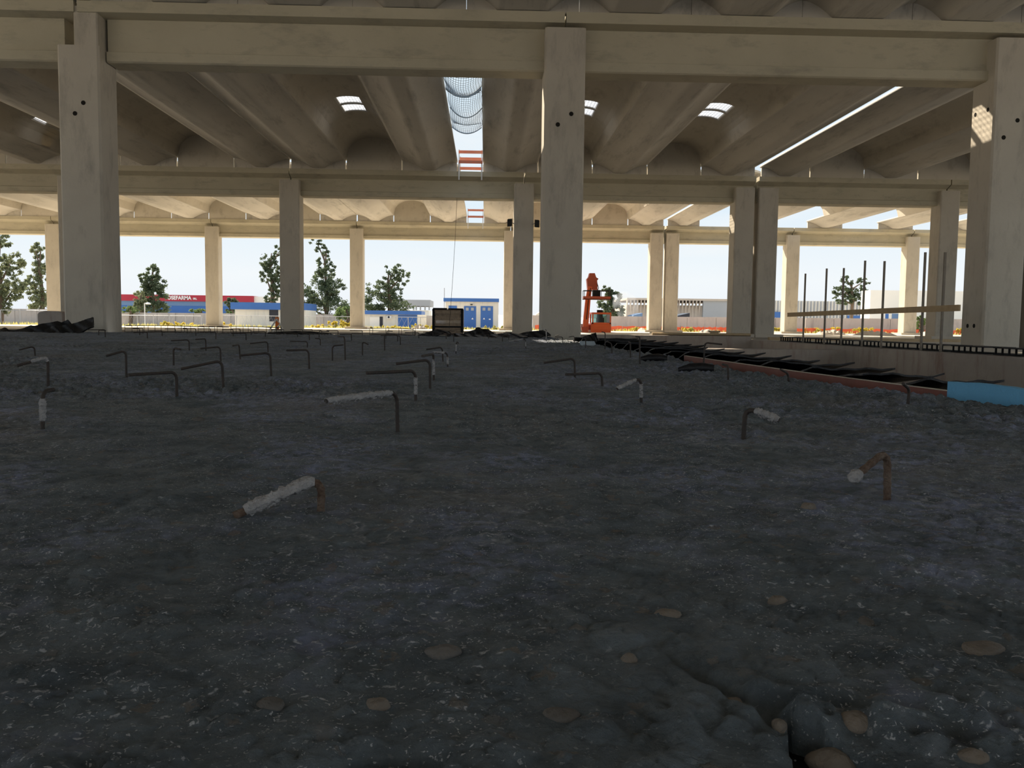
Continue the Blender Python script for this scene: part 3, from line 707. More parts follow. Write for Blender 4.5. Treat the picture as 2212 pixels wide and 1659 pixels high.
# ------------------------------------------------------------------ roof
PT = 2.79
ZE, ZC, ZS = 8.04, 9.15, 7.60
def wing_prof(x0, x1, sole=.28, ze=ZE):
    xc = (x0+x1)/2; hw = (x1-x0)/2; low = []
    n = 14
    for k in range(-n, n+1):
        u = k/n; a = abs(u)
        if a*hw < sole: z = ZS
        else:
            t = (a*hw-sole)/(hw-sole); z = ZS+(ze-ZS)*(1-(1-t)**1.7)
        low.append((xc+u*hw, z))
    up = [(x, z+.09+.02*abs((x-xc)/hw)) for x, z in reversed(low)]
    return low+up, low
def wing(x0, x1, y0, y1, label, group, sole=.28, near=False, far=True, g=.004, ge=.03, slot=0):
    h = empty('roof_wing_panel', ((x0+x1)/2, (y0+y1)/2, ZS), label, 'roof panel', group)
    prof, low = wing_prof(x0+g, x1-g, sole)
    MB().extr_y(prof, y0, y1, True).build('shell', M['tile'], h)
    # closing wall at the beam
    for on, ye in ((far, y1-.22), (near, y0+.10)):
        if not on: continue
        lw = [(min(max(x, x0+ge), x1-ge), z+.03) for x, z in reversed(low)]; pts = [(x0+ge, 7.562), (x1-ge, 7.562)]+lw
        MB().extr_y(pts, ye, ye+.10).build('end_wall', M['tile'], h)
    return h
def vault(x0, x1, y0, y1, label, group, windows=(), far=True, g=.004, ge=.035):
    h = empty('roof_vault', ((x0+x1)/2, (y0+y1)/2, ZE), label, 'roof vault', group)
    xc = (x0+x1)/2; hw = (x1-x0)/2-g; n = 20
    arc = lambda u: ZE+.02+(ZC-ZE)*math.sqrt(max(0, 1-(abs(u))**2.3))
    ysp = [y0]
    while ysp[-1]+6.4 < y1: ysp.append(ysp[-1]+6.3 if False else ysp[-1]+6.2)
    ysp.append(y1)
    for a, b in zip(ysp[:-1], ysp[1:]):
        cuts = [(wx, wy) for wx, wy in windows if a < wy < b]
        m = MB()
        yc = sorted(set([a+.003, b-.003]+[v for wx, wy in cuts for v in (wy-1.22, wy-.06, wy+.06, wy+1.22)]))
        us = [-1+2*k/n for k in range(n+1)]
        for ya, yb in zip(yc[:-1], yc[1:]):
            openw = None
            for wx, wy in cuts:
                if abs((ya+yb)/2-(wy-.64)) < .4 or abs((ya+yb)/2-(wy+.64)) < .4: openw = wx
            for k in range(n):
                ua, ub = us[k], us[k+1]
                xa, xb = xc+ua*hw, xc+ub*hw
                if openw is not None and abs((xa+xb)/2-openw) < .50: continue
                za, zb = arc(ua), arc(ub)
                m.add([(xa, ya, za), (xb, ya, zb), (xb, yb, zb), (xa, yb, za), (xa, ya, za+.07), (xb, ya, zb+.07), (xb, yb, zb+.07), (xa, yb, za+.07)],
                      [(0, 1, 2, 3), (4, 7, 6, 5), (0, 4, 5, 1), (3, 2, 6, 7), (0, 3, 7, 4), (1, 5, 6, 2)], False)
        m.build('vault_panel', M['vault'], h)
    if far:
        low = [(min(max(xc+(-1+2*k/n)*hw, x0+ge), x1-ge), arc(-1+2*k/n)+.02) for k in range(n+1)]
        MB().extr_y([(x0+ge, 7.562), (x1-ge, 7.562)]+list(reversed(low)), y1-.22, y1-.12).build('end_wall', M['vault'], h)
    return h, arc, xc, hw
def roof_light(wx, wy, arc, xc, hw, label, milky=True):
    h = empty('roof_light', (wx, wy, ZC), label, 'roof window', 'small twin pane roof windows in the vaults')
    for s in (-1, 1):
        y0, y1 = (wy-1.18, wy-.10) if s < 0 else (wy+.10, wy+1.18)
        zz = lambda x: arc((x-xc)/hw)+.05
        fr = MB(); rails = [wx-.52, wx+.52]
        for x in rails: fr.obox((x, (y0+y1)/2, zz(x)), (.03, 0, 0), (0, (y1-y0)/2+.03, 0), (0, 0, .05))
        for y in (y0, y1):
            fr.tube([(wx-.52+1.04*k/8, y, zz(wx-.52+1.04*k/8)) for k in range(9)], .035, 6)
        f = fr.build('frame', M['white'], h)
        g = MB()
        for k in range(1, 8):
            x = wx-.52+1.04*k/8; g.tube([(x, y0, zz(x)), (x, y1, zz(x))], .007, 5)
        for k in range(1, 6):
            y = y0+(y1-y0)*k/6; g.tube([(wx-.52+1.04*q/8, y, zz(wx-.52+1.04*q/8)) for q in range(9)], .007, 5)
        g.build('safety_mesh', M['wire'], h)
        if milky:
            MB().grid([[(wx-.60+1.2*q/8, y, zz(wx-.60+1.2*q/8)+.05) for q in range(9)] for y in (y0-.12, y1+.12)]).build('pane', M['milky'], h)  # diffusing pane added to keep a sun spot off the roof
J = [-1.46-PT*k for k in range(0, 16)]      # joints left of the skylight
seqL = ['W', 'V', 'W', 'W', 'V', 'W', 'V', 'W', 'V', 'W', 'W', 'V', 'W', 'V', 'W']
JR = [-.19+2.775*k for k in range(0, 6)]
seqR = ['W', 'V', 'W', 'V', 'W']
JR2 = [13.98+2.80*k for k in range(0, 11)]
seqR2 = ['W', 'V', 'W', 'V', 'W', 'V', 'W', 'V', 'W', 'V']
JR2 = [13.98, 16.49, 19.33, 22.10]+[22.10+2.78*k for k in range(1, 8)]
for bay, y0, y1, bn in ((2, 22.35, 43.30, 'middle bay'), (3, 44.35, 65.30, 'far bay')):
    grp = f'precast roof elements over the {bn}'
    nW = nV = 0
    for k, t in enumerate(seqL):
        x1, x0 = J[k], J[k+1]
        if t == 'W': wing(x0+(.035 if k == 2 else 0), x1, y0, y1, f'sagging grey roof wing panel of the {bn}, {ordn[nW]} one left of the open skylight strip', grp); nW += 1
        else:
            ws = []
            if bay == 2 and nV == 0: ws = [(-5.75, 36.6), (-5.75, 26.6)]
            if bay == 2 and nV == 2: ws = []
            if bay == 2 and k == 6: ws = [(-20.0, 40.6), (-20.0, 30.4)]
            if bay == 3 and nV in (0, 1): ws = [((-5.75, -13.99)[nV], 58.6), ((-5.75, -13.99)[nV], 48.6)]
            h, arc, xc, hw = vault(x0, x1, y0, y1, f'arched roof vault of the {bn}, {ordn[nV]} one left of the open skylight strip', grp, ws); nV += 1
            for wx, wy in ws: roof_light(wx, wy, arc, xc, hw, f'roof window in the {ordn[nV-1]} vault left of the skylight, {bn}, '+('farther' if (wx, wy) == ws[0] else 'nearer'), milky=(bay == 2 and (wx, wy) == ws[0]))
    nW = nV = 0
    for k, t in enumerate(seqR):
        x0, x1 = JR[k], JR[k+1]
        if k == 4: x1 = 13.69
        if t == 'W': wing(x0, x1, y0, y1, f'sagging grey roof wing panel of the {bn}, {ordn[nW]} one right of the open skylight strip', grp); nW += 1
        else:
            wx_ = (4.1, 9.75)[nV]; ws = [(wx_, 36.5), (wx_, 26.5)] if bay == 2 else [(wx_, 58.5), (wx_, 48.5)]
            h, arc, xc, hw = vault(x0, x1, y0, y1, f'arched roof vault of the {bn}, {ordn[nV]} one right of the open skylight strip', grp, ws); nV += 1
            for wx, wy in ws: roof_light(wx, wy, arc, xc, hw, f'roof window in the {ordn[nV-1]} vault right of the skylight, {bn}, '+('farther' if (wx, wy) == ws[0] else 'nearer'), milky=(bay == 2 and (wx, wy) == ws[0]))
    nW = nV = 0
    for k, t in enumerate(seqR2):
        x0, x1 = JR2[k], JR2[k+1]
        if t == 'W': wing(x0, x1, y0, y1, f'sagging grey roof wing panel of the {bn}, {ordn[nW]} one right of the narrow expansion gap', grp); nW += 1
        else:
            ws = [] if bay == 2 or nV > 1 else [((x0+x1)/2+.1, 48.6)]
            h, arc, xc, hw = vault(x0, x1, y0, y1-(0 if bay == 2 else 3.4), f'arched roof vault of the {bn}, {ordn[nV]} one right of the narrow expansion gap', grp, ws, far=(bay == 2)); nV += 1
            for wx, wy in ws: roof_light(wx, wy, arc, xc, hw, f'twin pane roof window in the {ordn[nV-1]} vault right of the expansion gap, {bn}', milky=False)
# near bay: wing panels side by side over the camera
for k in range(-9, 8):
    xc = .86+2.775*k
    w = 'over the central column' if k == 0 else (f'{ordn[abs(k)-1]} one '+('left' if k < 0 else 'right')+' of the one over the central column')
    wing(xc-1.3875, xc+1.3875, -.9, 21.45, f'dark roof wing panel of the near bay at the top of the picture, {w}', 'roof wing panels over the near bay', sole=.60, near=False, ge=.006)

# unseen roof bay added behind the camera to shade the foreground
m = MB()
for k in range(-7, 8):
    xc = .86+2.775*k; prof, low = wing_prof(xc-1.3875, xc+1.3875, .60); m.extr_y(prof, -22.6, -.95, True)
m.build('unseen_shade_roof', M['tile'], kind='structure')

# ------------------------------------------------------------------ skylight net, guard rails, floodlights, cable
m = MB(); nx, ny = 15, 60
def netz(u, v): return 7.98-.42*abs(math.sin(v*math.pi*2.2))**.7*(1-(2*u-1)**2)*.9-.10*math.sin(v*9)
def netp(u, v): return (-1.40+1.2*u+.02*math.sin(v*30), 26.5+8.4*v, netz(u, v))
for i in range(nx+1):
    m.tube([netp(i/nx, j/ny) for j in range(ny+1)], .007, 4)
for j in range(0, ny+1):
    m.tube([netp(i/nx, j/ny) for i in range(nx+1)], .007, 4)
for v in (.335, .36, .66, 1.0):
    m.tube([(x, y, z-.03) for x, y, z in [netp(i/nx, v) for i in range(nx+1)]], .025, 5)
m.build('safety_net', M['wire'], label='pale blue safety net sagging across the open skylight strip', cat='net')
def guard(y, bay, lab):
    h = empty('guard_rail', (-.8, y, 7.5), lab, 'guard rail', 'guard rails across the skylight strip')
    for x in (-1.38, -.24):
        MB().box(x-.03, x+.03, y-.03, y+.03, 7.12, 8.62).build('post', M['white'], h)
    for z in (7.93, 8.42):
        MB().box(-1.40, -.20, y-.07, y-.04, z, z+.15).build('board', M['redboard'], h)
guard(42.95, 2, 'red boards on white posts closing the end of the skylight strip, middle bay')
guard(44.75, 2, 'second red board guard rail just behind the first at the skylight strip, middle bay')
guard(64.9, 3, 'red board guard rail on white posts at the end of the far skylight strip')
def flood(px, py, lab, s):
    p = aty(px, py, 42.6); h = empty('floodlight', p, lab, 'floodlight', 'floodlights on the middle row column')
    MB().obox(p, (.10, .06*s, 0), (-.02*s, .03, .02), (.0, -.04, .17)).build('housing', M['seat'], h)
    MB().tube([p, p+Vector((-s*.16, .15, 0)), p+Vector((-s*.22, .25, -.02))], .02, 6).build('bracket', M['galv'], h)
flood(1101, 481, 'small black floodlight on the left side of the middle row column', -1)
flood(1160, 483, 'small black floodlight between the middle row column and the big central column', 1)
a = aty(987, 428, 40); b = aty(970, 712, 38.5)
m = MB(); m.tube([a, a.lerp(b, .3)+Vector((.03, 0, 0)), a.lerp(b, .6)+Vector((.03, 0, 0)), b], .009, 6); m.build('cable', M['dsteel'], label='thin dark cable hanging from the roof to the plank stack', cat='cable')

# ------------------------------------------------------------------ trench: foundation beams, curb, posts and rail
def fbeam(x0, x1, y0, y1, z1, label, mt='found'):
    m = MB(); m.box(x0, x1, y0, y1, -1.6, z1); return m.build('foundation_beam', M[mt], label=label, cat='foundation beam', group='foundation beams around the trench')
fbeam(2.5, 12.1, 20.7, 21.6, -.60, 'stained foundation beam crossing below the big right column behind the black plastic panels')
fbeam(1.4, 2.4, 21.2, 29, -.63, 'foundation beam running back from the central column foot')
fbeam(2.4, 9.0, 28.2, 29.2, -.38, 'foundation beam closing the back of the trench in front of the orange machine')
fbeam(9.0, 9.6, -6, 29.2, -.50, 'long curb running along the right side of the trench under the posts')
fbeam(15.6, 30, 20.7, 21.6, -.60, 'foundation beam beyond the right column socket')
CXP = 9.3
for i, (px, pt, lb) in enumerate([(1740, 591, 'leftmost'), (1786, 580, 'second'), (1823, 579, 'third'), (1869, 563, 'fourth'), (1911, 564, 'fifth'), (1999, 545, 'sixth'), (2042, 545, 'seventh')]):
    p = atx(px, pt, CXP); 
    m = MB(); m.box(CXP-.02, CXP+.02, p.y-.02, p.y+.02, -.51, p.z); m.build('steel_post', M['oldwood2'], label=f'slim upright steel post carrying the plank rail, {lb} from the left' if i else 'slim upright steel post carrying the left end of the plank rail', cat='post', group='posts of the plank rail')
p0 = atx(1702, 680, CXP-.06); p1 = atx(2073, 665, CXP-.06)
m = MB(); m.obox((CXP-.06, (p0.y+p1.y)/2, (p0.z+p1.z)/2), (.02, 0, 0), (0, (p1.y-p0.y)/2, (p1.z-p0.z)/2), (0, 0, .062))
m.build('plank_rail', M['wood'], label='long wooden plank rail sloping across the seven steel posts at right', cat='rail')
# starter crates on the curb
cr = random.Random(8)
for i in range(9):
    y = 14.8+i*1.42; h = empty('spacer_crate', (CXP+.45, y, -.5), f'dark open spacer crate on the curb under the plank rail, {ordn[i]} from the right', 'crate', 'dark spacer crates on the trench curb')
    f = MB()
    for dz in (0.005, .125): f.box(CXP+.15, CXP+.75, y-.62, y+.55, -.50+dz, -.485+dz)
    f.build('tray', M['black'], h)
    for k in range(6):
        yy_ = y-.5+k*.2; MB().box(CXP+.16, CXP+.19, yy_-.012, yy_+.012, -.49, -.372).build('bar', M['black'], h)
# wooden beam lying along the far side of the trench
m = MB(); a = aty(1400, 727, 29.6); b = aty(2080, 729, 26); m.tube([(a.x, 28.9, -.33), (9.2, 28.9, -.33)], .05, 4); m.build('timber', M['wood'], label='long pale timber lying on the foundation beam behind the trench', cat='timber')
fl = MB(); fl.box(9.7, 20, 28.4, 28.6, -.5, -.40); fl.build('timber', M['wood'], label='long pale timber lying on the hardstanding behind the plank rail', cat='timber')

# ------------------------------------------------------------------ things along the slab edge
# orange formwork board
m = MB(); P1 = []; n = 30
for k in range(n+1):
    y = 4.15+(8.6-4.15)*k/n; x = edge_x(y)+.035; zt = -.335+.012*(y-4.15)/4.4
    P1.append((x, y, zt))
G = [[(x, y, z-.20) for x, y, z in P1], [(x, y, z) for x, y, z in P1], [(x+.022, y, z) for x, y, z in P1], [(x+.022, y, z-.20) for x, y, z in P1]]
m.grid(G, False); m.add([G[i][0] for i in range(4)]+[G[i][-1] for i in range(4)], [(0, 1, 2, 3), (4, 5, 6, 7)])
mt_ = MB(); mt_.grid([[(x-.001, y, z+.001) for x, y, z in P1], [(x-.001, y, z+.005) for x, y, z in P1], [(x+.023, y, z+.005) for x, y, z in P1], [(x+.023, y, z+.001) for x, y, z in P1]], False)  # pale strip along the top of the board
fb = m.build('formwork_board', M['orange_board'], label='long orange brown formwork board standing along the right edge of the slab', cat='formwork board')
mt_.build('top_edge_strip', M['plinth'], fb, label='pale top edge')
# blue foam strip
m = MB(); G = [[], [], [], []]; fr_ = random.Random(5)
a = atz(2066, 862, -.372); 
for k in range(28):
    t = k/27; y = 4.32-2.3*t; x = edge_x(y)+.03+.02*t; zt = -.275-.022*t+fr_.uniform(-.003, .003)-(.008 if k < 2 else 0); zb = -.40
    G[0].append((x, y, zb)); G[1].append((x, y, zt)); G[2].append((x+.05, y, zt)); G[3].append((x+.05, y, zb))
m.grid(G, False); m.add([G[i][0] for i in range(4)]+[G[i][-1] for i in range(4)], [(0, 1, 2, 3), (4, 5, 6, 7)])
m.build('foam_strip', M['foam'], label='light blue foam insulation strip standing at the right rim of the slab', cat='foam strip')
# black plastic panels shingled along the edge
sr = random.Random(11)
def sheet_panel(yc, i, n):
    x0 = edge_x(yc)+.085; w = 2.92-x0 if yc < 12 else 3.1-x0
    ln = .80; lab = f'glossy black plastic panel shingled along the slab edge, {ordn[i]} from the blue foam strip'
    m = MB(); G = []; ph = sr.uniform(0, 6); tilt = sr.uniform(-.02, .02)
    for a in range(15):
        u = a/14; row = []
        for b in range(9):
            v = b/8
            # right hand corner drawn out to a point
            x = x0+w*u*(1-.22*v); y = yc-ln*.5+ln*v+(u*.12)+tilt*u
            z = -.335+.055*(1-v)**1.5-.055*v-.030*u+.020*u**6*(1-v)+.007*math.sin(u*7+ph+v*2)+.008*math.sin(v*math.pi*2+ph)*(1-u)+.004*math.sin(u*21+v*5)
            row.append((x, y, z))
        G.append(row)
    m.grid(G); m.grid([[(x, y, z-.012) for x, y, z in r] for r in G])
    top, bot = G, [[(x, y, z-.012) for x, y, z in r] for r in G]
    for e in (0, -1): m.grid([[top[a_][e] for a_ in range(15)], [bot[a_][e] for a_ in range(15)]])
    for e in (0, -1): m.grid([top[e], bot[e]])
    m.build('plastic_panel', M['gloss'], label=lab, cat='plastic panel', group='black plastic panels along the slab edge')
m = MB(); G = []
for k in range(60):
    y = 4.3+k*.26; e = edge_x(y)+.03; G.append([(e+(2.75-e)*q/8, y, -.425+.01*math.sin(q*2+k)) for q in range(9)])
m.grid(G); m.build('membrane_sheet', M['black'], label='black membrane spread under the shingled plastic panels beside the slab', cat='membrane')
yc = 4.9; i = 0
while yc < 17.5 and i < 18:
    sheet_panel(yc, i, 18); yc += .62+.02*i; i += 1
def fence_panel(): pass
# dark tube lumps on the slab before the panels
for (px, py, w, lb) in [(1412, 775, 60, 'black rolled membrane lying on the slab before the plastic panels'), (1505, 797, 76, 'black rolled membrane lying at the end of the orange board')]:
    p = atz(px, py, -.33); s = p.y/FPX*w
    m = MB(); m.tube([(p.x-s*.5, p.y+.03, -.34), (p.x-s*.2, p.y, -.325), (p.x+s*.2, p.y+.02, -.32), (p.x+s*.5, p.y, -.325)], [.02, .035, .04, .03], 10, .1, sr); m.build('membrane_roll', M['gloss'], label=lb, cat='membrane')

# black torn scraps
def scrap(name, top, bottom, Y, label, cat='membrane scrap', depth=.55, mt='black', seed=1):
    r = random.Random(seed); n = 36
    xa, xb = top[0][0], top[-1][0]
    tx = [a for a, b in top]; ty = [b for a, b in top]; bx = [a for a, b in bottom]; by = [b for a, b in bottom]
    G = []; 
    for k in range(n+1):
        x = xa+(xb-xa)*k/n; yt = np.interp(x, tx, ty); yb = np.interp(x, bx, by); row = []
        for j in range(7):
            v = j/6; py = yb+(yt-yb)*v; p = aty(x, py, Y+depth*v+.10*math.sin(k*.7+j))
            row.append(Vector((p.x, p.y, p.z))+Vector((0, r.uniform(-.008, .008), r.uniform(-.003, .003))))
        G.append(row)
    m = MB(); m.grid(G, True)
    back = [[p+Vector((0, .05, -.02)) for p in row] for row in G]; m.grid(back, True)
    for e in (0, -1): m.grid([[g[e] for g in G], [g[e] for g in back]], False)
    for e in (0, -1): m.grid([G[e], back[e]], False)
    return m.build(name, M[mt], label=label, cat=cat, group='torn black membrane scraps at the far rim')
scrap('membrane_scrap', [(0, 711), (12, 706), (16, 712), (30, 713), (47, 710), (66, 702), (74, 704), (90, 699), (110, 696), (125, 693), (132, 697), (147, 690), (149, 693), (160, 706)], [(0, 724), (40, 727), (90, 727), (160, 722)], 19.6, 'torn black membrane heap with a small spike at the foot of the left column', seed=1)
scrap('membrane_scrap', [(96, 712), (115, 704), (140, 702), (165, 697), (190, 688), (201, 685)], [(96, 726), (130, 727), (165, 724), (188, 710), (201, 705)], 19.2, 'curved black membrane strip curling up in front of the left column', seed=2)
scrap('membrane_scrap', [(894, 729), (905, 723), (925, 717), (945, 711), (955, 713), (970, 715), (977, 722)], [(894, 731), (915, 731), (935, 731), (945, 724), (960, 718), (970, 720), (977, 727)], 20.2, 'arched black membrane scrap in front of the plank stack', seed=3)
scrap('membrane_scrap', [(1002, 718), (1018, 714), (1027, 711), (1028, 707), (1037, 707), (1040, 710), (1055, 711), (1070, 721)], [(1002, 722), (1025, 727), (1040, 733), (1060, 728), (1070, 724)], 20.6, 'peaked heap of black membrane before the electrical cabin', seed=4)
scrap('membrane_scrap', [(965, 722), (985, 720), (1005, 721), (1030, 723), (1050, 724)], [(965, 730), (985, 732), (1010, 733), (1030, 733), (1050, 731)], 19.8, 'flat wrinkled black membrane between the arched scrap and the peaked heap', mt='gloss', seed=5)
scrap('membrane_scrap', [(1038, 733), (1048, 725), (1070, 721), (1095, 719), (1110, 720), (1125, 722), (1140, 722)], [(1038, 735), (1060, 735), (1085, 732), (1110, 730), (1140, 728)], 19.0, 'long wrinkled black membrane leading to the central column foot', mt='gloss', seed=6)
scrap('membrane_scrap', [(1118, 722), (1135, 717), (1155, 715), (1172, 713), (1184, 718), (1190, 723)], [(1118, 725), (1140, 731), (1160, 732), (1175, 725), (1190, 724)], 19.6, 'black membrane fin lying against the central column', seed=7)
scrap('membrane_scrap', [(578, 718), (610, 716), (640, 715), (680, 716), (716, 720)], [(578, 722), (610, 723), (650, 723), (716, 724)], 20.9, 'long flat black membrane lying at the foot of the dark middle column', seed=8)
scrap('membrane_scrap', [(1258, 728), (1275, 722), (1288, 718), (1290, 730), (1302, 734)], [(1258, 733), (1275, 736), (1290, 742), (1302, 745)], 14.5, 'dark crumpled membrane at the end of the light blue sheet', seed=9)
# pale blue foam piece, and a white sheet standing in for a sun patch
for (x0, y0, x1, y1, Y, mtn, lb) in [(1256, 737, 1284, 746, 13.6, 'foam', 'light blue foam piece propped among dark membrane right of the central column'), (1216, 735, 1238, 741, 17.0, 'white', 'white sheet added as a sun patch right of the central column')]:
    a = aty(x0, y1, Y); b = aty(x1, y0, Y+.25)
    m = MB(); m.add([(a.x, Y, a.z), (b.x, Y, a.z), (b.x, Y+.25, b.z), (a.x, Y+.25, b.z), (a.x, Y+.03, a.z-.03), (b.x, Y+.03, a.z-.03), (b.x, Y+.28, b.z-.03), (a.x, Y+.28, b.z-.03)], [(0, 1, 2, 3), (4, 7, 6, 5), (0, 4, 5, 1), (1, 5, 6, 2), (2, 6, 7, 3), (3, 7, 4, 0)])
    m.build('sheet_piece', M[{'foam': 'palefoam'}.get(mtn, mtn)], label=lb, cat='sheet')

# concrete block and plank stack, barrier
p = aty(112, 690, 30); m = MB(); m.extr_y([(p.x-.32, -.62), (p.x+.5, -.62), (p.x+.5, .16), (p.x+.42, .20), (p.x-.05, .22), (p.x-.28, .17), (p.x-.33, .10)], 29.7, 30.5)
m.build('concrete_block', M['found'], label='round shouldered brown concrete block behind the torn membrane at left', cat='concrete block')
Yp = 40.0; a = aty(934, 718, Yp); b = aty(1000, 718, Yp)
st = empty('plank_stack', ((a.x+b.x)/2, Yp+.5, -.6), 'dark bundle of stacked planks wrapped in black film before the electrical cabin', 'plank stack')
MB().box(a.x, b.x, Yp, Yp+1.0, -.62, -.50).build('pallet', M['oldwood'], st)
m = MB(); z = -.50; r = random.Random(4)
while z < .56:
    t = r.uniform(.030, .05); m.box(a.x+.08+r.uniform(0, .05), b.x-.08-r.uniform(0, .05), Yp+r.uniform(0, .06), Yp+1, z, z+t*.94); z += t
m.build('planks', M['plankwood'], st)
m = MB()
for x0, x1 in ((a.x-.01, a.x+.10), (b.x-.10, b.x+.01)): m.box(x0, x1, Yp-.02, Yp+1.02, -.5, .60)
m.box(a.x+.02, a.x+.66, Yp-.02, Yp+1.02, .56, .65); m.box(a.x+.74, b.x-.02, Yp-.02, Yp+1.02, .56, .64); m.box(a.x, b.x, Yp-.015, Yp+.01, -.27, -.20)
m.build('black_film', M['black'], st)
Yb = 38.0; A = aty(576, 722, Yb); B = aty(598, 689, Yb); Cc = aty(612, 706, Yb)
bh = empty('site_barrier', (A.x+.3, Yb, -.6), 'small folding site barrier with white legs and orange panel beside the dark middle column', 'barrier')
for q0, q1 in ((A, B), (Vector((B.x+.25, Yb+.3, -.55)), B), (aty(590, 716, Yb), aty(606, 700, Yb))): MB().tube([q0, q1], .035, 6).build('leg', M['whitewall'], bh)
MB().box(aty(594, 700, Yb).x, aty(602, 700, Yb).x, Yb+.05, Yb+.08, -.45, .12).build('panel', M['orangep'], bh)

# ------------------------------------------------------------------ orange aerial lift
Ym = 58.0; k_ = Ym/FPX
def mp(px, py, dy=0): return aty(px, py, Ym+dy)
base = mp(1290, 728)
lf = empty('aerial_lift', (base.x, Ym, -.72), 'orange aerial work platform with cab, raised boom and empty basket beside the central column', 'aerial lift')
# chassis and wheels
c0 = mp(1276, 728); c1 = mp(1320, 712)
m = MB(); m.extr_x([(Ym, -.35), (Ym-.05, -.05), (Ym+.1, .0), (Ym+3.2, .0), (Ym+3.2, -.66), (Ym+.05, -.66)], c0.x, c1.x); m.box(c0.x-.5, c1.x, Ym+.4, Ym+3.4, -.45, -.1); m.build('chassis', M['mach'], lf)
for x in (c0.x-.45, c1.x-.15):
    for y in (Ym+.7, Ym+2.8):
        w = MB(); w.lathe((x-.12, y, -.40), [(.20, 0), (.36, .03), (.36, .25), (.20, .28)], 24, 'x'); wo = w.build('wheel', M['rubber'], lf)
        MB().lathe((x-.135, y, -.40), [(.16, 0), (.16, .31)], 16, 'x').build('rim', M['white'], wo)
# cab
x0, x1 = mp(1279, 700).x, mp(1320, 700).x; zt = mp(1300, 675).z; zb = -.05
m = MB()
for px_ in (x0, x1-.09):
    for py_ in (Ym, Ym+1.3): m.box(px_, px_+.09, py_, py_+.09, zb-.3, zt)
m.box(x0, x1, Ym-.02, Ym+1.45, zt-.12, zt); m.box(x0, x1, Ym, Ym+1.39, zb-.35, zb+.12); 
m.build('cab_frame', M['mach'], lf)
g = MB(); g.box(x0+.09, x1-.09, Ym+.03, Ym+.04, zb+.1, zt-.12); g.box(x0+.09, x1-.09, Ym+1.33, Ym+1.34, zb+.1, zt-.12); g.build('cab_glass', M['glass'], lf)
MB().box(x1-.32, x1-.09, Ym+.0, Ym+.06, zb+.1, zt-.12).build('door_frame', M['grey'], lf)
s = MB(); s.box(x0+.40, x0+.90, Ym+.5, Ym+1.0, zb+.1, zb+.45); s.box(x0+.45, x0+.85, Ym+.9, Ym+1.02, zb+.4, zb+1.0); s.build('driver_seat', M['seat'], lf)
# boom
def beamq(m, p, q, w0, w1, d):
    p = Vector(p); q = Vector(q); ax = (q-p).normalized(); sx = Vector((ax.z, 0, -ax.x)).normalized()
    vs = []
    for c, w in ((p, w0), (q, w1)):
        for sy in (-d, d):
            for s_ in (-w, w): vs.append(c+sx*s_+Vector((0, sy, 0)))
    m.add(vs, [(0, 1, 3, 2), (4, 6, 7, 5), (0, 4, 5, 1), (2, 3, 7, 6), (0, 2, 6, 4), (1, 5, 7, 3)])
m = MB(); beamq(m, mp(1263, 722, .2), mp(1270, 645, .5), .20, .17, .18); beamq(m, mp(1270, 647, .5), mp(1275, 612, .7), .17, .13, .16); m.build('lower_boom', M['mach'], lf)
m = MB(); beamq(m, mp(1264, 729, 0), mp(1262, 706, .1), .13, .22, .22); m.build('boom_foot', M['machred'], lf)
m = MB(); t = [(1270, 626), (1269, 612), (1268, 603), (1272, 598), (1274, 590), (1285, 590), (1288, 599), (1293, 602), (1290, 606), (1291, 615), (1291, 626)]
ps = [mp(a_, b_, .5) for a_, b_ in t]; m.extr_y([(p.x, p.z) for p in ps], Ym+.5, Ym+1.1); m.build('boom_head', M['machred'], lf)
m = MB(); m.tube([mp(1267, 690, .1), mp(1271, 650, .2), mp(1276, 622, .3)], .03, 6); m.tube([mp(1290, 612, .4), mp(1293, 622, .2), mp(1289, 632, 0)], .025, 6); m.build('hydraulic_hose', M['seat'], lf)
# basket
bx0, bx1 = mp(1258, 640).x, mp(1316, 640).x; z0 = mp(1287, 648).z; z1 = mp(1287, 641).z; z2 = mp(1287, 629).z
m = MB(); m.box(bx0, bx1, Ym-.9, Ym-.1, z0, z0+.05); 
for y in (Ym-.9, Ym-.12): m.box(bx0, bx1, y, y+.02, z0, z1)
for x in (bx0, bx1-.02): m.box(x, x+.02, Ym-.9, Ym-.1, z0, z1)
bk = m.build('basket', M['machred'], lf)
m = MB()
for x in (bx0+.03, bx0+.68, bx1-.68, bx1-.03):
    for y in (Ym-.88, Ym-.12): m.tube([(x, y, z0), (x, y, z2+.02)], .022, 6)
for y in (Ym-.88, Ym-.12): m.tube([(bx0, y, z2), (bx1, y, z2)], .026, 6)
for x in (bx0+.02, bx1-.02): m.tube([(x, Ym-.88, z2), (x, Ym-.12, z2)], .026, 6)
m.build('basket_rail', M['seat'], lf)
cb = mp(1287, 630); MB().box(cb.x-.25, cb.x+.25, Ym-.55, Ym-.2, z0+.05, mp(1287, 627).z).build('control_box', M['seat'], lf)

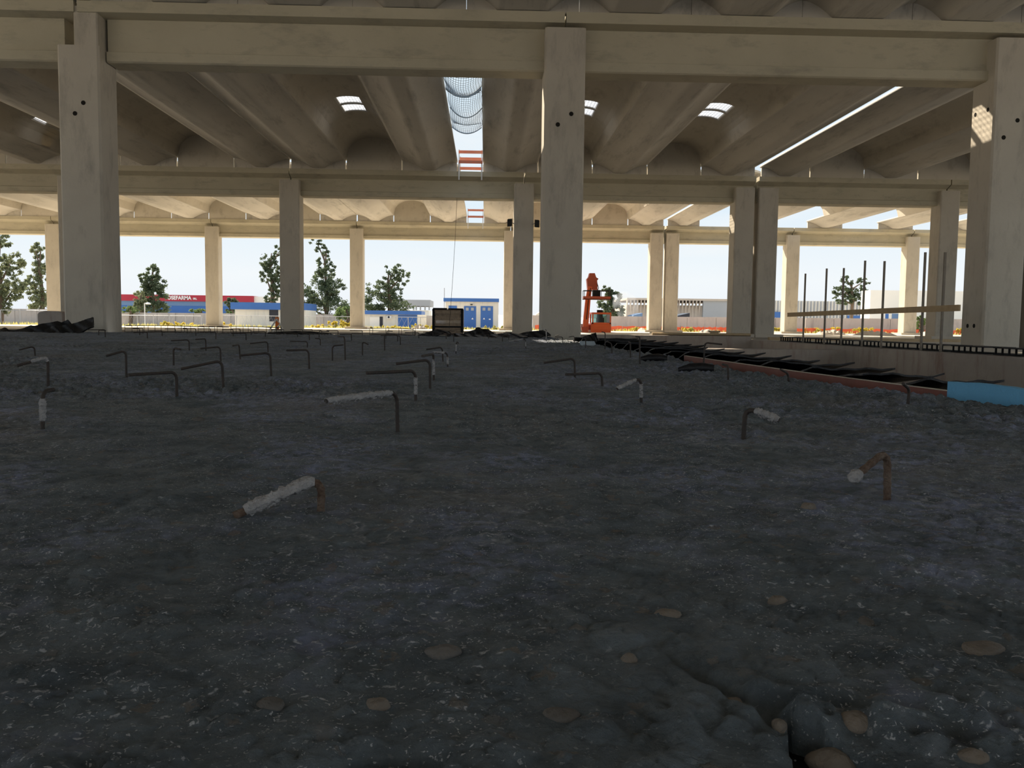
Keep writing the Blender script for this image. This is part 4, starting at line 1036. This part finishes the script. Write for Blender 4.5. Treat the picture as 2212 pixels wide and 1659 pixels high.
# ------------------------------------------------------------------ far surroundings
def wall_seg(x0p, x1p, Y0, Y1, zt0, zt1, label):
    a = aty(x0p, 690, Y0); b = aty(x1p, 690, Y1); n = max(2, int(abs(b.x-a.x)/2.4)); h = empty('perimeter_wall', ((a.x+b.x)/2, (Y0+Y1)/2, -1), label, 'wall', 'perimeter walls behind the building site')
    m = MB()
    for k in range(n):
        t0, t1 = k/n, (k+1)/n; p = a.lerp(b, t0); q = a.lerp(b, t1); d = (q-p).normalized()*.02
        z = zt0+(zt1-zt0)*t0
        m.add([(p.x+d.x, p.y, -1.4), (q.x-d.x, q.y, -1.4), (q.x-d.x, q.y, z), (p.x+d.x, p.y, z), (p.x+d.x, p.y+.2, -1.4), (q.x-d.x, q.y+.2, -1.4), (q.x-d.x, q.y+.2, z), (p.x+d.x, p.y+.2, z)], [(0, 1, 2, 3), (4, 7, 6, 5), (0, 4, 5, 1), (1, 5, 6, 2), (2, 6, 7, 3), (3, 7, 4, 0)])
    m.build('panels', M['wallp'], h)
wall_seg(-160, 128, 96, 96, .90, .90, 'grey panel wall at the left below the tall trees')
wall_seg(262, 620, 112, 108, .75, .75, 'long grey perimeter wall in front of the red and blue warehouse')
wall_seg(600, 800, 108, 106, .75, .75, 'grey perimeter wall below the slender tall tree')
wall_seg(1150, 1180, 84, 84, .75, .75, 'short piece of grey wall glimpsed left of the central column')
wall_seg(1300, 1740, 84, 80, .74, .76, 'grey perimeter wall behind the orange lift and twin columns')
wall_seg(1741, 2110, 80, 78, .76, .80, 'grey perimeter wall behind the plank rail')
def barrier_net(px0, px1, Y, label):
    a = aty(px0, 710, Y); b = aty(px1, 710, Y); h = empty('barrier_netting', ((a.x+b.x)/2, Y, -1), label, 'barrier netting', 'orange barrier netting along the right wall')
    G = [[(a.x+(b.x-a.x)*k/40, Y+.05*math.sin(k), z+.04*math.sin(k*1.7)) for k in range(41)] for z in (-1.1, -.6, -.22)]
    m = MB(); m.grid(G); m.grid([[(x, y+.02, z) for x, y, z in r_] for r_ in G]); m.build('net', M['net'], h)
    for k in range(0, 41, 8): MB().tube([(G[0][k][0], Y-.03, -1.15), (G[0][k][0], Y-.03, -.10)], .025, 6).build('stake', M['galv'], h)
barrier_net(1155, 1470, 76, 'orange barrier netting behind the lift'); barrier_net(1470, 1600, 76, 'orange barrier netting right of the far twin columns'); barrier_net(1600, 2110, 74, 'orange barrier netting behind the plank rail')
# wire fence at left
def wire_fence(px0, px1, Y, zt, label, n):
    a = aty(px0, 700, Y); b = aty(px1, 700, Y); h = empty('wire_fence', ((a.x+b.x)/2, Y, -.8), label, 'fence', 'wire fences on the left side')
    for k in range(n+1):
        x = a.x+(b.x-a.x)*k/n; MB().tube([(x, Y, -.85), (x, Y, zt)], .035, 6).build('fence_post', M['galv'], h)
    m = MB(); m.tube([(a.x, Y, zt-.03), (b.x, Y, zt-.03)], .03, 5)
    q = int((b.x-a.x)/.45)
    for k in range(q): 
        x = a.x+(b.x-a.x)*k/q; m.tube([(x, Y, -.8), (x+.6, Y, zt-.03)], .006, 3); m.tube([(x+.6, Y, -.8), (x, Y, zt-.03)], .006, 3)
    m.build('wire_mesh', M['galv'], h)
wire_fence(-40, 128, 80, .65, 'wire fence in front of the panel wall at the left rim', 4)
wire_fence(262, 435, 84, .32, 'wire fence in front of the warehouse wall left of the far column', 5)
wire_fence(480, 605, 84, .40, 'wire fence between the far column and the dark middle column', 4)
wire_fence(655, 760, 84, .42, 'wire fence below the slender tall tree', 3)
wire_fence(855, 935, 78, .42, 'wire fence in front of the low blue roofed building', 3)

# foliage
def foliage(c, blobs, n, size, mt, parent, seed, name='foliage', up=0):
    r = random.Random(seed); vs = []; fs = []
    tot = sum(b[3]*b[4] for b in blobs)
    for (bx, by, bz, rx, rz) in blobs:
        k = int(n*rx*rz/tot)
        # clumps
        cl = []
        for q in range(max(4, int(k/(34 if k > 120 else 14)))):
            while True:
                p = Vector((r.uniform(-1, 1), r.uniform(-1, 1), r.uniform(-1, 1)))
                if p.length < 1: break
            p = p.normalized()*(p.length**.55); cl.append(p)
        for q in range(k):
            p = cl[r.randrange(len(cl))]; s = size*r.uniform(.5, 1.3)
            o = Vector((bx+p.x*rx+r.gauss(0, rx*.10), by+p.y*rx*.8+r.gauss(0, rx*.13), bz+p.z*rz+r.gauss(0, rz*.09)))
            a = Vector((r.gauss(0, 1), r.gauss(0, 1), r.gauss(0, 1)+up)).normalized(); b = a.cross(Vector((r.gauss(0, 1), r.gauss(0, 1), r.gauss(0, 1)))).normalized()
            i = len(vs); vs += [o-a*s, o+b*s*.45, o+a*s, o-b*s*.45]; fs.append((i, i+1, i+2, i+3))
    m = MB(); m.add(vs, fs); return m.build(name, mt, parent)
def tree(x0, y0, x1, y1, Y, shape, mt, label, seed, n=2600, size=.30):
    """shape: list of (u, v, ru, rv) blobs in the tree's own box"""
    ybase = 700; a = aty((x0+x1)/2, y1, Y); k = Y/FPX; W = (x1-x0)*k; H = (y1-y0)*k; cx = a.x; zb = a.z
    g = min(gz(0, Y), zb)
    h = empty('tree', (cx, Y, g), label, 'tree', 'trees beyond the perimeter wall')
    m = MB(); r = random.Random(seed)
    m.tube([(cx, Y, g-.2), (cx+.2, Y, zb+H*.3), (cx-.1, Y, zb+H*.6), (cx+.1, Y, zb+H*.85)], [.30, .24, .15, .06], 8)
    bl = []
    for (u, v, ru, rv) in shape:
        bx = cx+(u-.5)*W; bz = zb+H*v; bl.append((bx, Y+r.uniform(-.5, .5), bz, ru*W, rv*H))
        m.tube([(cx, Y, zb+H*max(.05, v-.25)), ((cx+bx)/2, Y, zb+H*(v-.12)), (bx, Y, bz)], [.13, .09, .04], 6)
    m.build('trunk', M['bark'], h)
    foliage(None, bl, int(n*2.0), size*.60, M[mt], h, seed)
tree(-60, 500, 62, 690, 86, [(.25, .82, .22, .14), (.55, .9, .16, .1), (.7, .62, .2, .14), (.3, .5, .25, .16), (.75, .35, .2, .13), (.45, .2, .25, .15), (.15, .2, .2, .15)], 'leafp', 'tall loose eucalyptus at the left rim of the picture', 1, 4200, .30)
tree(50, 520, 130, 690, 99, [(.4, .85, .22, .10), (.55, .62, .28, .13), (.35, .42, .25, .12), (.6, .22, .32, .16), (.3, .1, .2, .1)], 'leafp', 'tall loose eucalyptus next to the leftmost far column', 2, 2600, .30)
tree(296, 572, 363, 682, 118, [(.55, .86, .22, .12), (.25, .72, .15, .12), (.55, .62, .34, .16), (.5, .38, .42, .18), (.5, .14, .48, .17)], 'leaf', 'round dense tree in front of the red warehouse', 3, 3200, .34)
tree(288, 628, 322, 686, 114, [(.5, .7, .4, .28), (.5, .3, .45, .28)], 'leafp', 'small ochre tree at the left foot of the round dense tree', 4, 900, .26)
tree(484, 640, 514, 690, 118, [(.5, .65, .42, .3), (.5, .25, .42, .25)], 'leaf', 'small dark tree between the far column and the blue roofed hut', 5, 900, .28)
tree(550, 530, 622, 658, 116, [(.75, .88, .2, .10), (.45, .70, .28, .13), (.7, .52, .26, .14), (.35, .46, .2, .1), (.7, .25, .22, .13), (.5, .1, .2, .1)], 'leaf', 'ragged tree rising behind the blue roofed hut', 6, 2800, .28)
tree(650, 515, 758, 692, 110, [(.32, .94, .13, .05), (.45, .84, .13, .07), (.47, .70, .14, .09), (.60, .60, .12, .07), (.45, .52, .24, .10), (.66, .40, .24, .10), (.4, .32, .34, .14), (.6, .14, .40, .15), (.15, .22, .18, .14)], 'leaf', 'slender tall tree right of the dark middle column', 7, 5200, .28)
tree(725, 660, 775, 694, 104, [(.5, .5, .5, .42)], 'leafg', 'bright green bush below the slender tall tree', 8, 900, .24)
tree(786, 566, 892, 690, 112, [(.62, .86, .18, .12), (.78, .74, .16, .14), (.55, .66, .2, .12), (.3, .52, .26, .16), (.62, .45, .22, .12), (.25, .3, .3, .18), (.6, .22, .36, .16), (.2, .1, .3, .14)], 'leaf', 'broad open tree right of the far column at centre left', 9, 4200, .28)
tree(1288, 615, 1352, 690, 100, [(.35, .80, .18, .16), (.62, .62, .24, .16), (.35, .45, .3, .2), (.58, .25, .38, .22)], 'leaf', 'smoke veiled tree behind the orange lift', 10, 2400, .26)
tree(1800, 596, 1878, 660, 128, [(.36, .84, .2, .15), (.80, .80, .18, .16), (.25, .5, .26, .2), (.52, .45, .2, .2), (.82, .40, .16, .25), (.3, .22, .3, .18), (.6, .2, .2, .2)], 'leaf', 'double headed tree above the ribbed wall at right', 11, 2200, .30)
tree(1975, 680, 2000, 715, 74, [(.5, .6, .45, .35), (.5, .2, .4, .2)], 'leafg', 'small green shrub beside the far right column', 12, 700, .14)
for i, (x0, y0, x1, y1, lb) in enumerate([(262, 662, 300, 676, 'green hedge top at the left end of the warehouse wall'), (414, 668, 446, 676, 'green hedge top left of the far column before the warehouse'), (486, 672, 512, 684, 'pale shrub right of the far column')]):
    tree(x0, y0, x1, y1, 111, [(.3, .5, .33, .5), (.7, .5, .35, .5)], 'leafg', lb, 30+i, 500, .24)
# thin smoke drifting off the waste ground
def smoke():
    m = bpy.data.materials.new('thin_smoke'); m.use_nodes = True; nt = m.node_tree; nt.nodes.clear(); N = nt.nodes.new; L = nt.links.new
    o = N('ShaderNodeOutputMaterial'); v = N('ShaderNodeVolumeScatter'); v.inputs['Color'].default_value = (.92, .95, 1, 1)
    n = N('ShaderNodeTexNoise'); n.inputs['Scale'].default_value = .8; n.inputs['Detail'].default_value = 3; g = N('ShaderNodeNewGeometry')
    r = N('ShaderNodeMapRange'); r.inputs[1].default_value = .42; r.inputs[2].default_value = .7; r.inputs[4].default_value = .55
    L(g.outputs['Position'], n.inputs['Vector']); L(n.outputs['Fac'], r.inputs[0]); L(r.outputs[0], v.inputs['Density']); L(v.outputs[0], o.inputs['Volume'])
    c = aty(1352, 660, 93); q = MB(); nu, nv = 20, 12; G = []
    for i in range(nv+1):
        t = math.pi*i/nv; G.append([(c.x+1.5*math.sin(t)*math.cos(2*math.pi*k/nu)-.25*math.cos(t), 93+1.0*math.sin(t)*math.sin(2*math.pi*k/nu), c.z+1.6*math.cos(t)) for k in range(nu+1)])
    q.grid(G); tag(q.build('smoke', m), 'thin pale smoke drifting between the lift and the far twin columns', 'smoke', kind='stuff')
smoke()
# broom bushes
BR = [(340, 690, 385, 712, 'yellow broom bush in front of the warehouse wall, left of two'), (378, 692, 445, 712, 'wide yellow broom bush touching the far column before the warehouse'), (478, 694, 506, 712, 'yellow broom tuft right of the far column before the warehouse'), (668, 698, 712, 714, 'low yellow grass below the slender tall tree'), (706, 688, 742, 713, 'tall yellow broom bush left of the far column at centre left'), (735, 690, 760, 712, 'yellow broom bush hugging the far column at centre left'), (790, 702, 805, 714, 'small green yellow tuft right of the far column at centre left'), (806, 702, 842, 714, 'yellow broom in front of the air conditioner'), (850, 700, 896, 714, 'yellow broom in front of the blue gate'), (895, 696, 934, 714, 'yellow broom left of the plank stack'), (1000, 704, 1010, 716, 'tiny green tuft right of the plank stack'), (1046, 700, 1088, 716, 'green yellow bush at the right door of the electrical cabin'), (1340, 704, 1396, 718, 'yellow broom behind the lift left of the far twin columns'), (1474, 704, 1500, 716, 'yellow broom right of the far twin columns'), (1740, 700, 1812, 716, 'wide yellow broom behind the left posts'), (1846, 704, 1885, 716, 'small yellow broom behind the middle posts'), (1671, 704, 1690, 716, 'yellow broom right of the middle twin columns'), (2064, 706, 2085, 716, 'yellow broom beside the big right column')]
for i, (x0, y0, x1, y1, lb) in enumerate(BR):
    Y = 72.5+(i % 3)*.8; k = Y/FPX; c = aty((x0+x1)/2, y1, Y); W = (x1-x0)*k; H = (y1-y0)*k
    h = empty('broom_bush', (c.x, Y, -.9), lb, 'bush', 'yellow broom bushes on the waste ground')
    rb = random.Random(60+i); bl = [(c.x+(q-.5)*W*.7, Y, c.z-.15+H*.45, W*.26, H*rb.uniform(.4, .6)) for q in (0, .33, .66, 1)]
    foliage(None, bl, 900, .11, M['broom'] if i not in (10, 11, 6) else M['dry'], h, 70+i, up=1.2)
    MB().tube([(c.x, Y, -.95), (c.x, Y, c.z+H*.3)], .05, 6).build('stem', M['bark'], h)
# low dry grass strip, uncountable
rg = random.Random(9); vs = []; fs = []
for q in range(3600):
    x = rg.uniform(-42, 44); y = rg.uniform(69, 78); z = gz(x, y); s = rg.uniform(.08, .3); a = rg.uniform(0, 6.28)
    i = len(vs); vs += [(x-.05*math.cos(a), y-.05*math.sin(a), z-.02), (x+.05*math.cos(a), y+.05*math.sin(a), z-.02), (x+rg.uniform(-.1, .1), y, z+s)]; fs.append((i, i+1, i+2))
m = MB(); m.add(vs, fs); tag(m.build('dry_grass', M['dry']), 'low dry yellowish grass on the waste ground behind the columns', 'grass', kind='stuff')
# rubble heaps
def heap(x0, y0, x1, y1, Y, label, seed, mt='rubble'):
    r = random.Random(seed); k = Y/FPX; c = aty((x0+x1)/2, y1, Y); W = (x1-x0)*k; H = (y1-y0)*k; m = MB(); G = []
    for i in range(15):
        row = []
        for j in range(9):
            u = i/14*2-1; v = j/8*2-1; e = max(0, 1-u*u)*max(0, 1-v*v)
            row.append((c.x+u*W/2, Y+v*.8, c.z-.15+(H+.15)*e**.6*r.uniform(.65, 1.1)))
        G.append(row)
    m.grid(G, False); m.build('rubble_heap', M[mt], label=label, cat='rubble', group='pale rubble heaps on the site floor')
heap(885, 702, 928, 716, 68, 'pale rubble heap left of the plank stack', 1); heap(1375, 708, 1398, 720, 67.8, 'pale rubble heap at the left foot of the far twin columns', 2)
heap(1500, 712, 1560, 722, 66, 'low rubble right of the far twin columns', 3); heap(1760, 712, 1830, 722, 60, 'low pale sacks behind the left posts', 4); heap(1840, 714, 1940, 724, 58, 'low pale sacks behind the middle posts', 5); heap(1995, 714, 2015, 722, 62, 'pale heap between the far right column and the middle column', 6)
# low slabs in the light at the far column feet
for i, (x0, x1, y0, y1, Y, lb) in enumerate([(1412, 1440, 718, 730, 31, 'pale block left of a sunlit pair on the back foundation beam'), (1410, 1437, 720, 729, 31, ''), (1450, 1474, 720, 729, 31, 'pale sunlit block right of the pair on the back foundation beam')]):
    if not lb: continue
    a = aty(x0, y1, Y); b = aty(x1, y0, Y); m = MB(); m.box(a.x, b.x, Y, Y+.8, GZ, b.z); m.build('concrete_block', M['plinth'], label=lb, cat='concrete block')
a = aty(1538, 716, 34); m = MB(); m.box(a.x, a.x+.28, 34, 34.3, -.62, a.z+.02); m.box(a.x-.05, a.x+.33, 33.95, 34.35, a.z-.05, a.z+.03); m.build('yellow_box', M['wood'], label='small yellow box on the floor left of the middle twin columns', cat='box')
a = aty(1915, 733, 33); m = MB(); m.box(a.x, a.x+.6, 33, 33.6, -.50, a.z+.03); m.build('red_crate', M['mach'], label='flat red crate on the hardstanding under the plank rail', cat='crate')

# ------------------------------------------------------------------ buildings
def rect(m, x0, y0, x1, y1, Y, d=.1):
    a = aty(x0, y1, Y); b = aty(x1, y0, Y); m.box(a.x, b.x, Y-d, Y, a.z, b.z); return m
# warehouse
Yw = 170.0; a = aty(232, 690, Yw); b = aty(548, 690, Yw)
wh = empty('warehouse', ((a.x+b.x)/2, Yw, -2), 'long blue warehouse with a dark red lettered fascia behind the round tree', 'building')
zt0 = aty(400, 637.5, Yw).z; z1 = aty(400, 651, Yw).z; z2 = aty(400, 660.5, Yw).z
MB().box(a.x, b.x, Yw, Yw+20, -2, z2).build('lower_wall', M['blue'], wh)
MB().box(a.x, b.x, Yw-.05, Yw+20, z2, z1).build('upper_wall', M['bluegrey'], wh)
MB().box(a.x, b.x, Yw-.3, Yw+20, z1, zt0).build('fascia', M['redfascia'], wh)
b2 = aty(606, 690, Yw); m = MB(); m.box(b.x, b2.x, Yw+.5, Yw+18, -2, zt0-.1); m.build('annex_wall', M['grey'] if False else M['whitewall'], wh)
def text(s, x0p, x1p, ytop, ybot, Y, par, off=.36):
    cu = bpy.data.curves.new('lettering', 'FONT'); cu.body = s; cu.extrude = .03; cu.offset = .03
    o = bpy.data.objects.new('lettering', cu); S.collection.objects.link(o)
    bpy.context.view_layer.update(); dg = bpy.context.evaluated_depsgraph_get(); me = bpy.data.meshes.new_from_object(o.evaluated_get(dg)); bpy.data.objects.remove(o)
    xs_ = [v.co.x for v in me.vertices]; ys_ = [v.co.y for v in me.vertices]
    A = aty(x0p, ybot, Y-off); B = aty(x1p, ytop, Y-off); sx = (B.x-A.x)/(max(xs_)-min(xs_)); sz = (B.z-A.z)/(max(ys_)-min(ys_))
    mx, my = min(xs_), min(ys_)
    for v in me.vertices: 
        x, y, z = v.co; v.co = Vector((A.x+(x-mx)*sx, Y-off-z, A.z+(y-my)*sz))-par.location
    ob = bpy.data.objects.new('lettering', me); S.collection.objects.link(ob); ob.parent = par; me.materials.append(M['letter']); tag(ob, 'white capital lettering')
text('OSEFARMA', 361.5, 413.5, 639.3, 647.2, Yw, wh); text('SRL', 417, 425.5, 643.2, 647.3, Yw, wh)
# blue roofed hut
Yh = 98.0
hu = empty('hut', (aty(555, 700, Yh).x, Yh, -1), 'low cream hut with a deep blue fascia beside the dark middle column', 'building')
a = aty(508, 712, Yh); b = aty(660, 655, Yh); c = aty(500, 668, Yh)
MB().box(a.x, b.x, Yh, Yh+6, -1.3, c.z).build('wall', M['cream'], hu)
MB().box(c.x, b.x, Yh-.4, Yh+6.4, c.z, b.z).build('fascia', M['blue'], hu)
m = MB(); rect(m, 582, 669, 601, 694, Yh, .06); w = m.build('window', M['dark'], hu)
# low building with AC
Yl = 96.0; a = aty(770, 712, Yl); b = aty(911, 672, Yl); z1 = aty(850, 679.5, Yl).z
lb_ = empty('low_building', ((a.x+b.x)/2, Yl, -1), 'low cream building with blue fascia, white door and air conditioner left of the plank stack', 'building')
MB().box(a.x, b.x, Yl, Yl+5, -1.3, z1).build('wall', M['cream'], lb_)
MB().box(a.x-.3, b.x, Yl-.3, Yl+5.2, z1, b.z).build('fascia', M['blue'], lb_)
m = MB(); rect(m, 799, 685, 820, 712, Yl, .06); m.build('door', M['whitewall'], lb_)
m = MB(); rect(m, 820, 684, 827, 712, Yl, .05); m.build('window', M['dark'], lb_)
m = MB(); rect(m, 860, 681, 901, 712, Yl, .08); m.build('gate', M['blue'], lb_)
m = MB(); rect(m, 836, 682, 846, 688, Yl, .35); ac = m.build('air_conditioner', M['white'], lb_)
p = aty(839.5, 685, Yl-.36); MB().lathe((p.x, Yl-.37, p.z), [(.12, 0), (.12, .02)], 14, 'y').build('fan_grille', M['dark'], ac)
m = MB(); rect(m, 902, 680, 921, 712, Yl-1, .2); m.build('pillar', M['cream'], label='cream gate pillar right of the low building', cat='pillar')
m = MB(); rect(m, 921, 682, 935, 712, Yl, .2); m.build('perimeter_wall', M['wallp'], label='short grey wall between the cream pillar and the plank stack', cat='wall')
# grey building behind with row of windows
Yg = 150.0; a = aty(845, 690, Yg); b = aty(929, 648, Yg)
gb = empty('grey_building', ((a.x+b.x)/2, Yg, -2), 'pale grey building with a deep parapet and a row of openings behind the broad tree', 'building')
MB().box(a.x, b.x, Yg, Yg+10, aty(890, 661, Yg).z, b.z).build('parapet', M['grey'], gb)
MB().box(a.x, b.x-.3, Yg+1, Yg+10, -2, aty(890, 670, Yg).z).build('wall', M['whitewall'], gb)
for x in (848, 858, 869, 880, 892, 898, 907, 917, 926):
    m = MB(); rect(m, x, 661, x+2.6, 670, Yg+.8, .4); m.build('pier', M['grey'], gb)
# electrical cabin
Ye = 92.0; a = aty(962, 712, Ye); b = aty(1077, 650, Ye)
ec = empty('electrical_cabin', ((a.x+b.x)/2, Ye, -1), 'cream electrical cabin with blue roof edge and two blue double doors at centre', 'building')
MB().box(a.x, b.x, Ye, Ye+4.5, -1.2, b.z).build('wall', M['cream'], ec)
r0 = aty(958, 651, Ye-.3); r1 = aty(1078, 645, Ye-.3)
MB().box(r0.x, r1.x, Ye-.3, Ye+4.8, r0.z, r1.z).build('roof_edge', M['blue'], ec)
for x0, x1 in ((1002, 1028.5), (1038, 1065)):
    m = MB(); rect(m, x0, 661.5, x1, 708, Ye, .07); d = m.build('door', M['blue'], ec)
    for f in (.16, .58):
        m = MB(); rect(m, x0+(x1-x0)*f, 664.5, x0+(x1-x0)*(f+.23), 671, Ye-.08, .03); m.build('vent', M['grey'], d)
    m = MB(); p = aty(x0+(x1-x0)*(.70 if x0 < 1010 else .28), 690, Ye-.09)
    m.extr_y([(p.x-.12, p.z), (p.x+.12, p.z), (p.x, p.z+.2)], Ye-.11, Ye-.09); m.build('warning_sign', M['letter'], d)
m = MB(); p = aty(1058, 690, Ye-.09); m.box(p.x-.1, p.x+.1, Ye-.11, Ye-.09, p.z-.05, p.z+.08); m.build('notice_plate', M['letter'], ec)
m = MB(); rect(m, 969, 660.5, 987, 668, Ye, .06); m.build('louvre', M['blue'], ec)
m = MB(); rect(m, 1016, 657, 1021, 659, Ye, .12); m.build('wall_lamp', M['seat'], ec)
p = aty(960, 645, Ye+.5); MB().tube([(p.x, Ye+.3, -.9), (p.x, Ye+.3, aty(960, 622, Ye+.3).z)], .04, 6).build('mast', M['galv'], ec)
# ribbed precast hall, right
Yr = 150.0; a = aty(1352, 690, Yr); b = aty(1576, 690, Yr); zt = aty(1460, 645, Yr).z
rb_ = empty('ribbed_hall', ((a.x+b.x)/2, Yr, -2), 'beige hall with scalloped ribbed precast wall behind the far twin columns', 'building')
MB().box(a.x, b.x, Yr, Yr+20, -2, zt-1.2).build('wall', M['precast'], rb_)
MB().box(a.x, b.x, Yr-.9, Yr+20, zt-.35, zt).build('cornice', M['precast'], rb_)
x = a.x; i = 0
while x < b.x-5.2:
    MB().extr_x([(Yr, zt-.3), (Yr-.9, zt-.3), (Yr-.85, zt-.8), (Yr-.30, zt-1.9), (Yr-.12, zt-3.0), (Yr-.1, -2), (Yr, -2)], x, x+.16).build('rib', M['precast'], rb_); x += .62
MB().box(b.x-5, b.x, Yr-.6, Yr, -2, zt-.1).build('grey_bay', M['grey'], rb_)
# long ribbed fence hall further right
a = aty(1640, 690, 140); b = aty(1882, 690, 140); z1 = aty(1760, 650, 140).z
rh = empty('corrugated_hall', ((a.x+b.x)/2, 140, -2), 'pale corrugated hall with vertical ribs behind the posts and plank rail', 'building')
MB().box(a.x, b.x, 140, 160, -2, z1).build('wall', M['whitewall'], rh)
n = 34
for k in range(n):
    x = a.x+(b.x-a.x)*(k+.5)/n; MB().box(x-.10, x+.10, 139.8, 140, -2, z1-.05).build('rib', M['grey'], rh)
m = MB(); rect(m, 1830, 682, 1862, 690, 139.7, .1); m.build('blue_panel', M['blue'], rh); m = MB(); rect(m, 1640, 674, 1686, 688, 139.7, .1); m.build('blue_panel', M['blue'], rh)
# white hall
a = aty(1878, 690, 120); b = aty(2230, 690, 120); z1 = aty(1980, 628, 120).z
wb = empty('white_hall', ((a.x+b.x)/2, 120, -2), 'plain white hall with blue doors behind the far right column', 'building')
MB().box(a.x, b.x, 120, 123, -2, z1).build('wall', M['whitewall'], wb)
for x0, x1 in ((1912, 1919), (1926, 1942)):
    m = MB(); rect(m, x0, 678, x1, 692, 120, .1); m.build('door', M['blue'] if x0 < 1915 else M['bluegrey'], wb)
# small red sheds and sheets in front of the ribbed hall
for x0, y0, x1, y1, Y, mtn, lb in [(1368, 676, 1388, 686, 95, 'bluegrey', 'blue and white awning above the wall behind the lift'), (1464, 676, 1490, 688, 95, 'dark', 'dark low roof above the wall right of the far twin columns'), (1158, 672, 1170, 686, 100, 'cream', 'small beige house glimpsed left of the central column')]:
    a = aty(x0, y1, Y); b = aty(x1, y0, Y); m = MB(); m.add([(a.x, Y, a.z), (b.x, Y, a.z), (b.x, Y, b.z), (a.x, Y, a.z+(b.z-a.z)*.5), (a.x, Y+4, a.z), (b.x, Y+4, a.z), (b.x, Y+4, b.z), (a.x, Y+4, a.z+(b.z-a.z)*.5)], [(0, 1, 2, 3), (4, 7, 6, 5), (0, 4, 5, 1), (1, 5, 6, 2), (2, 6, 7, 3), (3, 7, 4, 0)])
    m.box(a.x+.1, b.x-.1, Y+.1, Y+3.9, -1.2, a.z); m.build('shed', M[mtn], label=lb, cat='shed')
# street lamp
p = aty(314, 655, 108); sl = empty('street_lamp', (p.x, 108, -1), 'pale street lamp with round head in front of the round dense tree', 'street lamp')
MB().tube([(p.x-.1, 108, -1), (p.x-.1, 108, p.z), (p.x+.25, 108, p.z+.05)], .06, 6).build('pole', M['white'], sl)
MB().lathe((p.x+.35, 108, p.z-.05), [(.30, -.1), (.34, 0), (.1, .16)], 12).build('lamp_head', M['white'], sl)
# hazy hills on the horizon
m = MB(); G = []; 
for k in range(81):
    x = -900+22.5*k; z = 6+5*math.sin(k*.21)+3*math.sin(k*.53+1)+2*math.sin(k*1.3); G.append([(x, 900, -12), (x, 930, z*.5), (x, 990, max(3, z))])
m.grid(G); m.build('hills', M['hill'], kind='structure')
